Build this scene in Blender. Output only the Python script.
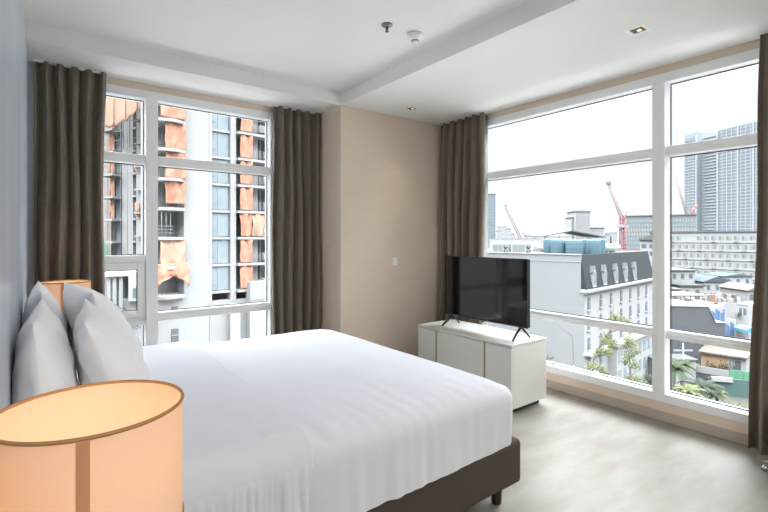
import bpy, math, random
from mathutils import Vector, Matrix, noise
R = math.radians
for o in list(bpy.data.objects):
    bpy.data.objects.remove(o)
C = bpy.context.scene.collection
SC = bpy.context.scene

# ------------------------------------------------------------------ camera
EYE = 1.387; F = 453.0; CY = 238.4; YAW = 37.3
cd = bpy.data.cameras.new('camera'); cam = bpy.data.objects.new('camera', cd); C.objects.link(cam)
cd.sensor_width = 36; cd.lens = F / 768 * 36; cd.shift_y = (CY - 256) / 768; cd.clip_end = 3000; cd.clip_start = .02
cam.location = (0, 0, EYE); cam.rotation_euler = (R(90), 0, R(-YAW)); SC.camera = cam
# ------------------------------------------------------------------ world: bright overcast sky, brighter overhead
w = bpy.data.worlds.new('overcast_sky'); SC.world = w; w.use_nodes = True
nt = w.node_tree; nt.nodes.clear()
out = nt.nodes.new('ShaderNodeOutputWorld'); bg = nt.nodes.new('ShaderNodeBackground')
tc = nt.nodes.new('ShaderNodeTexCoord'); sx = nt.nodes.new('ShaderNodeSeparateXYZ')
rp = nt.nodes.new('ShaderNodeValToRGB')
nt.links.new(tc.outputs['Generated'], sx.inputs[0]); nt.links.new(sx.outputs['Z'], rp.inputs['Fac'])
e = rp.color_ramp.elements
e[0].position = 0.0; e[0].color = (.268, .272, .277, 1)
e[1].position = 1.0; e[1].color = (5.3, 5.45, 5.6, 1)
k = e.new(.02); k.color = (.268, .273, .279, 1)
k = e.new(.36); k.color = (.257, .269, .279, 1)
k = e.new(.45); k.color = (2.6, 2.68, 2.8, 1)
k = e.new(.62); k.color = (4.6, 4.75, 4.95, 1)
SKY = 3.15
bg.inputs['Strength'].default_value = SKY
nt.links.new(rp.outputs[0], bg.inputs[0]); nt.links.new(bg.outputs[0], out.inputs[0])
vs = SC.view_settings; SC.display_settings.display_device = 'sRGB'
vs.view_transform = 'Standard'; vs.look = 'None'; vs.gamma = 1; vs.use_curve_mapping = False
vs.exposure = 0.27
def area(name, loc, rot, sx_, sy_, power, col=(1, 1, 1)):
    l = bpy.data.lights.new(name, 'AREA'); l.shape = 'RECTANGLE'; l.size = sx_; l.size_y = sy_; l.energy = power; l.color = col
    o = bpy.data.objects.new(name, l); C.objects.link(o); o.location = loc; o.rotation_euler = rot
    return o
# unseen fill light added over the part of the room behind the camera
area('rear_fill_light', (1.0, -1.3, 2.78), (0, 0, 0), 2.4, 1.6, 58, (1, .98, .95))

# ------------------------------------------------------------------ materials
def lin(c):
    return tuple(((v / 255) / 12.92 if v / 255 <= .04045 else ((v / 255 + .055) / 1.055) ** 2.4) for v in c)
def mat(name, col, rough=.6, metal=0, spec=.5, var=0, vscale=6, col2=None, bump=0, bscale=60, stretch=(1, 1, 1), coat=0, obj=True):
    m = bpy.data.materials.new(name); m.use_nodes = True; t = m.node_tree; b = t.nodes['Principled BSDF']
    c = lin(col); b.inputs['Base Color'].default_value = (*c, 1); b.inputs['Roughness'].default_value = rough
    b.inputs['Metallic'].default_value = metal; b.inputs['Specular IOR Level'].default_value = spec
    if coat: b.inputs['Coat Weight'].default_value = coat
    if var or bump:
        tcn = t.nodes.new('ShaderNodeTexCoord'); mp = t.nodes.new('ShaderNodeMapping'); mp.inputs['Scale'].default_value = stretch
        t.links.new(tcn.outputs['Object'], mp.inputs['Vector'])
    if var:
        n = t.nodes.new('ShaderNodeTexNoise'); n.inputs['Scale'].default_value = vscale; n.inputs['Detail'].default_value = 5
        t.links.new(mp.outputs[0], n.inputs['Vector'])
        mx = t.nodes.new('ShaderNodeMix'); mx.data_type = 'RGBA'
        c2 = lin(col2) if col2 else tuple(v * (1 - var) for v in c)
        mx.inputs[6].default_value = (*c, 1); mx.inputs[7].default_value = (*c2, 1)
        r2 = t.nodes.new('ShaderNodeMapRange'); r2.inputs[1].default_value = .35; r2.inputs[2].default_value = .65
        t.links.new(n.outputs['Fac'], r2.inputs[0]); t.links.new(r2.outputs[0], mx.inputs[0]); t.links.new(mx.outputs[2], b.inputs['Base Color'])
    if bump:
        n2 = t.nodes.new('ShaderNodeTexNoise'); n2.inputs['Scale'].default_value = bscale; n2.inputs['Detail'].default_value = 4
        t.links.new(mp.outputs[0], n2.inputs['Vector'])
        bp = t.nodes.new('ShaderNodeBump'); bp.inputs['Strength'].default_value = bump; bp.inputs['Distance'].default_value = .01
        t.links.new(n2.outputs['Fac'], bp.inputs['Height']); t.links.new(bp.outputs[0], b.inputs['Normal'])
    return m
def fabric_translucent(name, col, trans=.5, tcol=None):
    m = bpy.data.materials.new(name); m.use_nodes = True; t = m.node_tree; t.nodes.clear()
    o = t.nodes.new('ShaderNodeOutputMaterial'); d = t.nodes.new('ShaderNodeBsdfDiffuse'); tr = t.nodes.new('ShaderNodeBsdfTranslucent'); mx = t.nodes.new('ShaderNodeMixShader')
    tcn = t.nodes.new('ShaderNodeTexCoord'); wv = t.nodes.new('ShaderNodeTexNoise'); mp = t.nodes.new('ShaderNodeMapping'); mp.inputs['Scale'].default_value = (8, 8, 1)
    wv.inputs['Scale'].default_value = 60; wv.inputs['Detail'].default_value = 3
    t.links.new(tcn.outputs['Object'], mp.inputs[0]); t.links.new(mp.outputs[0], wv.inputs['Vector'])
    cm = t.nodes.new('ShaderNodeMix'); cm.data_type = 'RGBA'; c = lin(tcol or col)
    cm.inputs[6].default_value = (*[v * .86 for v in c], 1); cm.inputs[7].default_value = (*c, 1)
    t.links.new(wv.outputs['Fac'], cm.inputs[0]); t.links.new(cm.outputs[2], tr.inputs['Color'])
    d.inputs['Color'].default_value = (*lin(col), 1); mx.inputs[0].default_value = trans
    t.links.new(d.outputs[0], mx.inputs[1]); t.links.new(tr.outputs[0], mx.inputs[2]); t.links.new(mx.outputs[0], o.inputs[0])
    return m
def glass_mat(name, tint=(.995, 1, .998), refl=.05):
    m = bpy.data.materials.new(name); m.use_nodes = True; t = m.node_tree; t.nodes.clear()
    o = t.nodes.new('ShaderNodeOutputMaterial'); a = t.nodes.new('ShaderNodeBsdfTransparent'); g = t.nodes.new('ShaderNodeBsdfGlossy'); mx = t.nodes.new('ShaderNodeMixShader')
    a.inputs[0].default_value = (*tint, 1); g.inputs['Roughness'].default_value = .01
    lw = t.nodes.new('ShaderNodeFresnel'); lw.inputs[0].default_value = 1.18
    t.links.new(lw.outputs[0], mx.inputs[0]); t.links.new(a.outputs[0], mx.inputs[1]); t.links.new(g.outputs[0], mx.inputs[2]); t.links.new(mx.outputs[0], o.inputs[0])
    return m
def emis(name, col, s):
    m = bpy.data.materials.new(name); m.use_nodes = True; b = m.node_tree.nodes['Principled BSDF']
    b.inputs['Base Color'].default_value = (*lin(col), 1); b.inputs['Emission Color'].default_value = (*lin(col), 1); b.inputs['Emission Strength'].default_value = s
    return m
M = {}
M['ceiling'] = mat('painted_ceiling', (240, 240, 238), .9, var=.02, vscale=2)
M['wallpaper'] = mat('beige_wallpaper', (232, 214, 196), .85, var=.06, vscale=5, bump=.12, bscale=40, stretch=(1, 1, 18))
M['plaster'] = mat('painted_plaster', (226, 222, 214), .9, var=.02)
M['frame'] = mat('white_window_frame', (246, 248, 249), .35)
M['gasket'] = mat('dark_gasket', (60, 66, 70), .6)
M['base'] = mat('taupe_baseboard', (196, 180, 166), .6, var=.06, stretch=(1, 1, 10))
M['curtain'] = mat('taupe_curtain', (124, 114, 100), .8, spec=.25, var=.08, vscale=90, bump=.15, bscale=400, stretch=(1, 1, .3))
M['curtain'].node_tree.nodes['Principled BSDF'].inputs['Sheen Weight'].default_value = .25
M['sheer'] = fabric_translucent('sheer_voile', (236, 238, 238), .6)
M['linen'] = mat('white_linen', (215, 217, 223), .85, spec=.15, var=.015, bump=.22, bscale=9)
M['pillowcase'] = mat('white_pillowcase', (246, 246, 248), .85, spec=.2, bump=.08, bscale=18)
M['bedbase'] = mat('taupe_upholstery', (73, 63, 55), .9, var=.14, vscale=250, bump=.3, bscale=500)
M['wood'] = mat('dark_stained_wood', (52, 32, 26), .4, var=.3, vscale=20, stretch=(1, 1, .2))
M['cabinet'] = mat('white_lacquer', (214, 213, 208), .35, var=.01)
M['brass'] = mat('brushed_champagne_metal', (190, 165, 130), .4, metal=.6)
M['black'] = mat('black_plastic', (18, 18, 20), .35)
M['screen'] = mat('black_glass_screen', (8, 9, 11), .07, spec=.5)
M['chrome'] = mat('chrome', (215, 215, 220), .12, metal=1)
M['steel'] = mat('satin_steel', (120, 115, 112), .3, metal=1)
M['plastic'] = mat('white_plastic', (244, 245, 242), .4)
M['shade'] = fabric_translucent('cream_shade_fabric', (244, 220, 196), .30, (248, 196, 138))
M['seam'] = fabric_translucent('shade_seam_fabric', (205, 165, 130), .35, (214, 168, 138))
M['rim'] = mat('tan_shade_rim', (168, 122, 74), .6)
M['bulb'] = emis('warm_bulb', (255, 205, 150), 8)
M['spot'] = emis('warm_spot_lamp', (255, 200, 150), 1.6)
M['copper'] = mat('copper_reflector', (150, 92, 60), .3, metal=.7)
M['glass'] = glass_mat('window_glass')
def floor_mat():
    m = mat('pale_vinyl_floor', (141, 139, 131), .45, spec=.4, var=.1, vscale=2.4, col2=(127, 121, 110), bump=.03, bscale=14, stretch=(1.0, 3.2, 1))
    m.node_tree.nodes['Mapping'].inputs['Rotation'].default_value = (0, 0, R(38))
    return m
M['floor'] = floor_mat()
def panel_mat():
    m = mat('glossy_headboard_glass', (226, 232, 242), .5, spec=.2, var=.10, vscale=.9, col2=(214, 222, 234), stretch=(1, 3, .7))
    t = m.node_tree; b = t.nodes['Principled BSDF']; o = t.nodes['Material Output']; b.inputs['Specular IOR Level'].default_value = 0
    g = t.nodes.new('ShaderNodeBsdfGlossy'); g.inputs['Roughness'].default_value = .03; mx = t.nodes.new('ShaderNodeMixShader'); mx.inputs[0].default_value = .32
    t.links.new(b.outputs[0], mx.inputs[1]); t.links.new(g.outputs[0], mx.inputs[2]); t.links.new(mx.outputs[0], o.inputs[0])
    return m
M['panel'] = panel_mat()
M['concrete'] = mat('pale_bounce_ground', (146, 146, 145), .9, var=.08, vscale=.3)  # for the added ground that bounces skylight indoors
# exterior (albedos cut for the bright sky, roofs most; distance haze whitened in)
def dim(c, f_=.36):
    o_ = []
    for v in lin(c):
        v *= f_; o_.append(255 * (v * 12.92 if v < .0031308 else 1.055 * v ** (1 / 2.4) - .055))
    return tuple(o_)
def X(n, c, r=.8, df=.27, **k):
    k.setdefault('spec', .12); f_ = .32; c = tuple(v + (255 - v) * f_ for v in c)
    if 'col2' in k: k['col2'] = tuple(v + (250 - v) * f_ for v in k['col2'])
    M[n] = mat('exterior_' + n, dim(c, df), r, **{a: (dim(b, df) if a == 'col2' else b) for a, b in k.items()})
X('white', (238, 240, 241), df=.215, var=.04, vscale=.3); X('offwhite', (226, 229, 230), df=.215, var=.06, vscale=.4)
X('grey', (176, 182, 186), var=.08, vscale=.3); X('ltgrey', (206, 211, 214), var=.06, vscale=.3)
X('sidewall', (206, 213, 216), df=.185, var=.03, vscale=.4); X('roofslate', (108, 128, 136), df=.065, var=.08, vscale=2); X('slate', (128, 140, 144), var=.08, vscale=2); X('dark', (70, 76, 82), var=.12, vscale=.4)  # side wall colour has shade mixed in to offset light bounced onto it
X('win', (128, 144, 154), .25, spec=.6); X('windark', (82, 96, 108), .25); X('bluewin', (176, 204, 218), .2, df=.25, spec=.6, var=.15, vscale=.8)
X('teal', (124, 160, 166), .4, var=.08, vscale=.5); X('tank', (70, 130, 156), .5, df=.18, var=.06)
X('orange', (246, 160, 122), .85, df=.29, var=.16, vscale=1.4, col2=(238, 140, 98)); X('orangelight', (252, 188, 150), .85, df=.29, var=.1, vscale=.8)
X('net', (216, 204, 196), .9, var=.15, vscale=2); X('red', (205, 84, 92), .6); X('pinkish', (222, 190, 190), .6); X('cranegrey', (168, 172, 176), .6)
X('towerwall', (172, 188, 202), var=.05, vscale=.1); X('towerslab', (206, 217, 226)); X('towerglass', (122, 144, 164), .3)
X('roofpale', (226, 230, 232), df=.09, var=.06); X('ground', (172, 170, 164), df=.09, var=.15, vscale=.15, col2=(140, 142, 134)); X('road', (120, 122, 124), df=.10, var=.1)
X('roofblue', (150, 184, 205), df=.09, var=.08); X('roofgrey', (140, 148, 152), df=.09, var=.1); X('blue', (70, 122, 190), .6); X('green', (72, 172, 120), .6)
X('tealpaint', (110, 172, 165), .7, df=.14, var=.15); X('housepeach', (238, 178, 132), .8, var=.08); X('terracotta', (176, 110, 84), .8)
X('leaf', (120, 160, 74), .6, df=.075, var=.3, vscale=2, col2=(84, 128, 60)); X('leafyellow', (182, 200, 92), .6, df=.11, var=.3, vscale=3, col2=(140, 170, 72))
X('leafdark', (86, 128, 84), .6, df=.075, var=.3, vscale=3); X('bark', (128, 116, 104), .9, var=.2); X('brightblue', (70, 170, 215), .6); X('beigeclutter', (196, 176, 160), .8, df=.14, var=.3, vscale=1)

# ------------------------------------------------------------------ mesh helpers
class MB:
    def __init__(s): s.v = []; s.f = []; s.sm = []
    def add(s, vs_, fs, smooth=False):
        b = len(s.v); s.v += [tuple(p) for p in vs_]; s.f += [tuple(b + i for i in f) for f in fs]; s.sm += [smooth] * len(fs); return s
    def box(s, x0, x1, y0, y1, z0, z1, mtx=None):
        if x0 > x1: x0, x1 = x1, x0
        if y0 > y1: y0, y1 = y1, y0
        if z0 > z1: z0, z1 = z1, z0
        v = [(x0, y0, z0), (x1, y0, z0), (x1, y1, z0), (x0, y1, z0), (x0, y0, z1), (x1, y0, z1), (x1, y1, z1), (x0, y1, z1)]
        if mtx: v = [mtx @ Vector(p) for p in v]
        return s.add(v, [(0, 3, 2, 1), (4, 5, 6, 7), (0, 1, 5, 4), (1, 2, 6, 5), (2, 3, 7, 6), (3, 0, 4, 7)])
    def tube(s, pts, r, n=8, cap=True):
        pts = [Vector(p) for p in pts]; rs = r if isinstance(r, (list, tuple)) else [r] * len(pts); vs_ = []; fs = []
        for i, p in enumerate(pts):
            d = (pts[min(i + 1, len(pts) - 1)] - pts[max(i - 1, 0)]).normalized()
            a = d.orthogonal().normalized() if i == 0 else (a0 - d * a0.dot(d)).normalized()
            a0 = a; b = d.cross(a)
            for k_ in range(n):
                t = 2 * math.pi * k_ / n; vs_.append(p + (a * math.cos(t) + b * math.sin(t)) * rs[i])
        for i in range(len(pts) - 1):
            for k_ in range(n):
                fs.append((i * n + k_, i * n + (k_ + 1) % n, (i + 1) * n + (k_ + 1) % n, (i + 1) * n + k_))
        if cap: fs.append(tuple(range(n))[::-1]); fs.append(tuple((len(pts) - 1) * n + k_ for k_ in range(n)))
        return s.add(vs_, fs, True)
    def lathe(s, prof, cx=0, cy=0, n=32, cap=True):
        vs_ = []; fs = []
        for r_, z in prof:
            for k_ in range(n):
                t = 2 * math.pi * k_ / n; vs_.append((cx + r_ * math.cos(t), cy + r_ * math.sin(t), z))
        for i in range(len(prof) - 1):
            for k_ in range(n): fs.append((i * n + k_, i * n + (k_ + 1) % n, (i + 1) * n + (k_ + 1) % n, (i + 1) * n + k_))
        if cap: fs.append(tuple(range(n))[::-1]); fs.append(tuple((len(prof) - 1) * n + k_ for k_ in range(n)))
        return s.add(vs_, fs, True)
    def prism(s, poly, y0, y1):   # poly in (x,z), extruded along y
        n = len(poly); v = [(x, y0, z) for x, z in poly] + [(x, y1, z) for x, z in poly]
        return s.add(v, [tuple(range(n)), tuple(range(2 * n - 1, n - 1, -1))] + [(i, n + i, n + (i + 1) % n, (i + 1) % n) for i in range(n)])
    def grid(s, fn, nu, nv, smooth=True, closed_u=False):
        vs_ = [fn(i / nu, j / nv) for j in range(nv + 1) for i in range(nu + 1)]
        fs = [(j * (nu + 1) + i, j * (nu + 1) + i + 1, (j + 1) * (nu + 1) + i + 1, (j + 1) * (nu + 1) + i) for j in range(nv) for i in range(nu)]
        return s.add(vs_, fs, smooth)
    def build(s, name, m, parent=None, bevel=0, seg=2, solid=0, subd=0, weld=False):
        me = bpy.data.meshes.new(name); me.from_pydata(s.v, [], s.f); me.update()
        me.polygons.foreach_set('use_smooth', s.sm)
        for mm in (m if isinstance(m, (list, tuple)) else [m]): me.materials.append(M[mm] if isinstance(mm, str) else mm)
        o = bpy.data.objects.new(name, me); C.objects.link(o)
        if parent: o.parent = parent
        if solid: q = o.modifiers.new('solid', 'SOLIDIFY'); q.thickness = solid; q.offset = 0
        if subd: q = o.modifiers.new('sub', 'SUBSURF'); q.levels = subd; q.render_levels = subd
        if bevel: q = o.modifiers.new('bevel', 'BEVEL'); q.width = bevel; q.segments = seg; q.limit_method = 'ANGLE'
        return o
def bx(name, m, a, parent=None, **k): return MB().box(*a).build(name, m, parent, **k)
def tag(o, label, cat, group=None, kind=None):
    o['label'] = label; o['category'] = cat
    if group: o['group'] = group
    if kind: o['kind'] = kind
    return o
def empty(name, loc=(0, 0, 0), rz=0):
    o = bpy.data.objects.new(name, None); C.objects.link(o); o.location = loc; o.rotation_euler.z = rz; o.empty_display_size = .1; return o
def thing(name, label, cat, loc=(0, 0, 0), rz=0, group=None): return tag(empty(name, loc, rz), label, cat, group)
def struct(o): o['kind'] = 'structure'; return o
def copy_tree(o, parent=None):
    c = o.copy(); C.objects.link(c)
    if parent: c.parent = parent
    for ch in [q for q in bpy.data.objects if q.parent == o]: copy_tree(ch, c)
    return c
s37, c37 = math.sin(R(YAW)), math.cos(R(YAW))
def at(px, d):   # ground-plane point at view depth d in the direction of picture column px
    l = (px - 384) / F * d
    return (d * s37 + l * c37, d * c37 - l * s37)
def zat(y, d): return EYE - (y - CY) * d / F

# ================================================================== ROOM SHELL
XR, YW, XW, H = 3.777, 4.288, -.072, 2.70
YS, XN = -3.6, -2.0
T = .13
struct(bx('floor', 'floor', (XN - .2, XR + T, YS - .2, YW + T, -.12, 0)))
cm = MB()
cm.box(XN - .2, 2.36, YS - .2, 3.80, 2.82, 2.95)             # raised tray
cm.box(2.36, XR + T, YS - .2, YW + T, 2.70, 2.95)            # lowered strip by the long window
cm.box(XN - .2, 2.36, 3.80, YW + T, 2.70, 2.95)              # lowered strip by the bedside window
struct(cm.build('ceiling', 'ceiling'))
# bedside window wall (facing the camera's left), window 1: X .05..1.865, z .14..2.645
W1 = (.03, 1.885, .14, 2.645)
wm = MB()
wm.box(XW - T, W1[0], YW, YW + T, 0, 2.7); wm.box(W1[1], 2.36, YW, YW + T, 0, 2.7)
wm.box(W1[0], W1[1], YW, YW + T, 0, W1[2]); wm.box(W1[0], W1[1], YW, YW + T, W1[3], 2.7)
struct(wm.build('wall_north', 'wallpaper'))
struct(bx('wall_corner', 'wallpaper', (2.36, XR + T, 3.80, YW + T, 0, 2.7)))
W2 = (.20, 3.30, .14, 2.645)     # Y range, z range
W3 = (-3.2, -.35)  # unseen window opening behind the camera, added to let in more daylight
wm = MB()
wm.box(XR, XR + T, W2[1], 3.80, 0, 2.7); wm.box(XR, XR + T, W3[1], W2[0], 0, 2.7); wm.box(XR, XR + T, YS - .2, W3[0], 0, 2.7)
for a, b in ((W2[0], W2[1]), W3):
    wm.box(XR, XR + T, a, b, 0, W2[2]); wm.box(XR, XR + T, a, b, W2[3], 2.7)
struct(wm.build('wall_east', 'wallpaper'))
struct(bx('baseboard_east', 'base', (XR - .014, XR, YS, 3.80, 0, .075), bevel=.004))
struct(bx('baseboard_corner', 'base', (2.36, XR - .014, 3.786, 3.80, 0, .075), bevel=.004))
struct(bx('baseboard_north', 'base', (XW, 2.346, YW - .014, YW, 0, .075), bevel=.004))
struct(bx('wall_south', 'plaster', (XN - .2, XR + T, YS - .2, YS, 0, 2.82)))
struct(bx('wall_west', 'plaster', (XW - T, XW, .42, YW + T, 0, 2.82)))
struct(bx('wall_nook', 'plaster', (XN, XW - T, .42, .60, 0, 2.82)))
struct(bx('wall_entry', 'plaster', (XN - .2, XN, YS, .60, 0, 2.82)))
# glossy headboard panels fixed over the west wall
hp = MB();  hp.box(XW, XW + .006, .45, 1.86, 0, 2.68).box(XW, XW + .006, 1.865, 4.28, 0, 2.68)
struct(hp.build('trim_1', 'panel'))
M['panelmatte'] = mat('pale_return_panel', (196, 204, 214), .8, spec=.1)
struct(bx('trim_2', 'panelmatte', (XW + .006, -.028, YW - .012, YW, 0, 2.70)))

def bar(mb, axis, p, a0, a1, b0, b1, depth, off=0):
    """bar in a window plane: axis 'x' -> plane Y=p, a is X ; axis 'y' -> plane X=p, a is Y; depth outward from off"""
    if axis == 'x': mb.box(a0, a1, p + off, p + off + depth, b0, b1)
    else: mb.box(p + off, p + off + depth, a0, a1, b0, b1)
def window(name, axis, p, A0, A1, B0, B1, vbars, hbars, cells, sash=None, thin=.045):
    root = struct(empty(name))
    mb = MB()
    for a0, a1, b0, b1 in [(A0, A0 + thin, B0, B1), (A1 - thin, A1, B0, B1), (A0 + thin, A1 - thin, B0, B0 + .064), (A0 + thin, A1 - thin, B1 - .072, B1)]:
        bar(mb, axis, p, a0, a1, b0, b1, .135)
    mb.build('window_frame', 'frame', root, bevel=.004)
    for a0, a1, b0, b1 in vbars:
        m2 = MB(); w_ = a1 - a0
        bar(m2, axis, p, a0 + .0, a0 + w_ * .48, b0, b1, .10, -.022); bar(m2, axis, p, a0 + w_ * .48, a1, b0, b1, .088, 0.0)
        m2.build('mullion', 'frame', root, bevel=.004)
    for a0, a1, b0, b1 in hbars:
        m2 = MB(); h_ = b1 - b0
        bar(m2, axis, p, a0, a1, b0, b0 + h_ * .62, .08, .004); bar(m2, axis, p, a0, a1, b0 + h_ * .62, b1, .06, .02)
        m2.build('transom', 'frame', root, bevel=.003)
    for a0, a1, b0, b1 in cells:
        g = MB(); bar(g, axis, p, a0 - .01, a1 + .01, b0 - .01, b1 + .01, .010, .096); g.build('glass_pane', 'glass', root)
        q = MB(); t_ = .007
        for e0, e1, f0, f1 in ((a0, a1, b0, b0 + t_), (a0, a1, b1 - t_, b1), (a0, a0 + t_, b0, b1), (a1 - t_, a1, b0, b1)):
            bar(q, axis, p, e0, e1, f0, f1, .010, .085)
        q.build('gasket', 'gasket', root)
    if sash:
        a0, a1, b0, b1 = sash; m2 = MB(); t_ = .06
        for e0, e1, f0, f1 in ((a0, a0 + t_, b0, b1), (a1 - t_, a1, b0, b1), (a0 + t_, a1 - t_, b0, b0 + t_), (a0 + t_, a1 - t_, b1 - t_, b1)):
            bar(m2, axis, p, e0, e1, f0, f1, .05, .006)
        sh = m2.build('sash', 'frame', root, bevel=.004)
        m3 = MB(); bar(m3, axis, p, a0 + .15, a0 + .27, b0 + .018, b0 + .040, .02, -.012); m3.build('handle', 'steel', sh, bevel=.004)
        g = MB(); bar(g, axis, p, a0 + t_ - .005, a1 - t_ + .005, b0 + t_ - .005, b1 - t_ + .005, .010, .03); g.build('glass_pane', 'glass', sh)
        q = MB(); t2 = .007
        a0 += t_; a1 -= t_; b0 += t_; b1 -= t_
        for e0, e1, f0, f1 in ((a0, a1, b0, b0 + t2), (a0, a1, b1 - t2, b1), (a0, a0 + t2, b0, b1), (a1 - t2, a1, b0, b1)):
            bar(q, axis, p, e0, e1, f0, f1, .008, .021)
        q.build('gasket', 'gasket', sh)
    return root
MV0, MV1 = .722, .818
lo, hi = W1[2] + .064, W1[3] - .072
Lx, Rx = W1[0] + .045, W1[1] - .045
w1 = window('window_1', 'x', YW, *W1, [(MV0, MV1, lo, hi)],
    [(Lx, MV0, 2.02, 2.10), (MV1, Rx, 2.02, 2.10), (MV1, Rx, .675, .745), (Lx, MV0, 1.185, 1.245), (Lx, MV0, .655, .715)],
    [(Lx, MV0, 2.10, hi), (MV1, Rx, 2.10, hi), (MV1, Rx, .745, 2.02), (Lx, MV0, 1.245, 2.02), (Lx, MV0, lo, .655), (MV1, Rx, lo, .675)],
    sash=(Lx, MV0, .718, 1.183))
MY0, MY1 = 1.437, 1.533
Ly, Ry = W2[0] + .045, W2[1] - .045
window('window_2', 'y', XR, *W2, [(MY0, MY1, lo, hi)],
    [(Ly, MY0, 2.012, 2.088), (MY1, Ry, 2.012, 2.088), (Ly, MY0, .628, .69), (MY1, Ry, .628, .69)],
    [(Ly, MY0, 2.088, hi), (MY1, Ry, 2.088, hi), (Ly, MY0, .69, 2.012), (MY1, Ry, .69, 2.012), (Ly, MY0, lo, .628), (MY1, Ry, lo, .628)])
window('added_rear_window', 'y', XR, W3[0], W3[1], W2[2], W2[3], [(-1.80, -1.70, lo, hi)],
    [(W3[0] + .045, -1.80, 2.012, 2.088), (-1.70, W3[1] - .045, 2.012, 2.088)],
    [(W3[0] + .045, -1.80, lo, 2.012), (-1.70, W3[1] - .045, lo, 2.012), (W3[0] + .045, -1.80, 2.088, hi), (-1.70, W3[1] - .045, 2.088, hi)])

# ================================================================== CURTAINS
def curtain(label, axis, p, a0, a1, nfold, seed, flare=0.0, z0=.025, z1=2.695, amp=.066, lean=0.0, edge=(0, 0)):
    rnd = random.Random(seed)
    ph = [rnd.uniform(-.5, .5) for _ in range(nfold * 2 + 3)]; am = [rnd.uniform(.6, 1.2) for _ in range(nfold * 2 + 3)]
    def fn(u, v):
        z = z0 + (z1 - z0) * v
        t = u * nfold * 2
        i = int(t); fr = t - i; i2 = min(i + 1, len(am) - 1)
        A = am[i] * (1 - fr) + am[i2] * fr; P = ph[i] * (1 - fr) + ph[i2] * fr
        bottom = (1 - v)
        a = (amp * (.75 + .45 * bottom)) * A
        s_ = math.sin(t * math.pi + P * .9 + .25 * math.sin(v * 2 + i))
        s_ = math.copysign(abs(s_) ** .75, s_)
        off = a * s_ + .25 * a * math.sin(t * math.pi * 2.3 + 3 * P) * (.4 + .6 * v) - lean * bottom
        if v > .93: off *= 1 - .35 * (v - .93) / .07
        c = a0 + (a1 - a0) * u
        c += (edge[0] * (1 - u) + edge[1] * u) * bottom + .008 * math.sin(9 * v + 5 * u)
        return (c, p + off, z) if axis == 'x' else (p + off, c, z)
    mb = MB().grid(fn, nfold * 18, 26)
    root = tag(mb.build('curtain', 'curtain', None, solid=.004), label, 'curtain', 'taupe pleated curtains')
    hm = MB().grid(lambda u, v: tuple(Vector(fn(u, (v * .035))) + (Vector((0, -.003, 0)) if axis == 'x' else Vector((-.003, 0, 0)))), nfold * 18, 2)
    hm.build('hem', 'curtain', root, solid=.003)
    tr = MB()
    c0, c1 = min(a0, a1), max(a0, a1)
    if axis == 'x': tr.box(c0 - .01, c1 + .01, p - .012, p + .012, 2.688, 2.6995)
    else: tr.box(p - .012, p + .012, c0 - .01, c1 + .01, 2.688, 2.6995)
    tr.build('curtain_track', 'plastic', root)
    return root
curtain('long taupe curtain gathered at the bedside window, beside the glossy headboard wall', 'x', 4.205, -.02, .418, 5, 3, edge=(0, -.015))
curtain('taupe curtain between the bedside window and the beige column', 'x', 4.205, 1.84, 2.33, 5, 8, edge=(-.01, 0))
curtain('taupe curtain in the corner behind the television and sideboard', 'y', 3.685, 3.765, 3.10, 6, 5, lean=.035, edge=(0, .0))
curtain('taupe curtain at the far end of the long window, above the chrome chair foot', 'y', 3.665, .842, .30, 5, 11, lean=.03, edge=(.055, 0), z0=.035, amp=.04)
sv = MB().grid(lambda u, v: (3.742 + .010 * math.sin(u * 30), 3.12 + .085 * u, .03 + 2.66 * v), 20, 6)
tag(sv.build('sheer_curtain', 'sheer', None, solid=.002), 'narrow strip of translucent white sheer at the edge of the corner curtain', 'curtain')

# ================================================================== CEILING FITTINGS
def downlight(x, y, label):
    t = thing('downlight', label, 'ceiling light', (x, y, 2.7), 0, 'square recessed downlights')
    m = MB(); o_, i_ = .060, .038
    for a in ((-o_, o_, -o_, -i_), (-o_, o_, i_, o_), (-o_, -i_, -i_, i_), (i_, o_, -i_, i_)): m.box(a[0], a[1], a[2], a[3], -.003, 0)
    m.build('trim_ring', 'plastic', t)
    h = MB()
    for a in ((-i_, -i_ + .002, -i_, i_), (i_ - .002, i_, -i_, i_), (-i_, i_, -i_, -i_ + .002), (-i_, i_, i_ - .002, i_)): h.box(a[0], a[1], a[2], a[3], -.002, .0)
    h.build('reflector', 'copper', t)
    bx('lamp_housing', 'black', (-i_ + .002, i_ - .002, -i_ + .002, i_ - .002, -.0012, -.0002), t)
    m2 = MB(); m2.lathe([(.0, -.0045), (.013, -.0045), (.013, -.0015)], .006, -.006, 20); m2.build('lamp', 'spot', t)
    l = bpy.data.lights.new('spot_lamp', 'SPOT'); l.energy = 6; l.color = (1, .78, .55); l.spot_size = R(75); l.spot_blend = .6; l.shadow_soft_size = .03
    lo_ = bpy.data.objects.new('spot_lamp', l); C.objects.link(lo_); lo_.parent = t; lo_.location = (0, 0, -.02)
    return t
downlight(3.0, 1.30, 'square recessed downlight in the ceiling nearest the long window mullion')
downlight(2.995, 3.47, 'small square recessed downlight in the ceiling beside the beige column')
t = thing('sprinkler', 'small steel fire sprinkler head under the ceiling beside the smoke detector', 'sprinkler', (1.855, 2.402, 2.82))
MB().lathe([(.0, -.001), (.038, -.001), (.036, -.008), (.012, -.016), (.010, -.018)][::-1], n=28).build('escutcheon', 'steel', t)
MB().lathe([(.006, -.046), (.007, -.016)], n=12).tube([(-.010, 0, -.016), (-.010, 0, -.036), (0, 0, -.046)], .0018, 6).tube([(.010, 0, -.016), (.010, 0, -.036), (0, 0, -.046)], .0018, 6).build('nozzle', 'steel', t)
MB().lathe([(.013, -.050), (.013, -.047)], n=20).build('deflector', 'steel', t)
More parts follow.
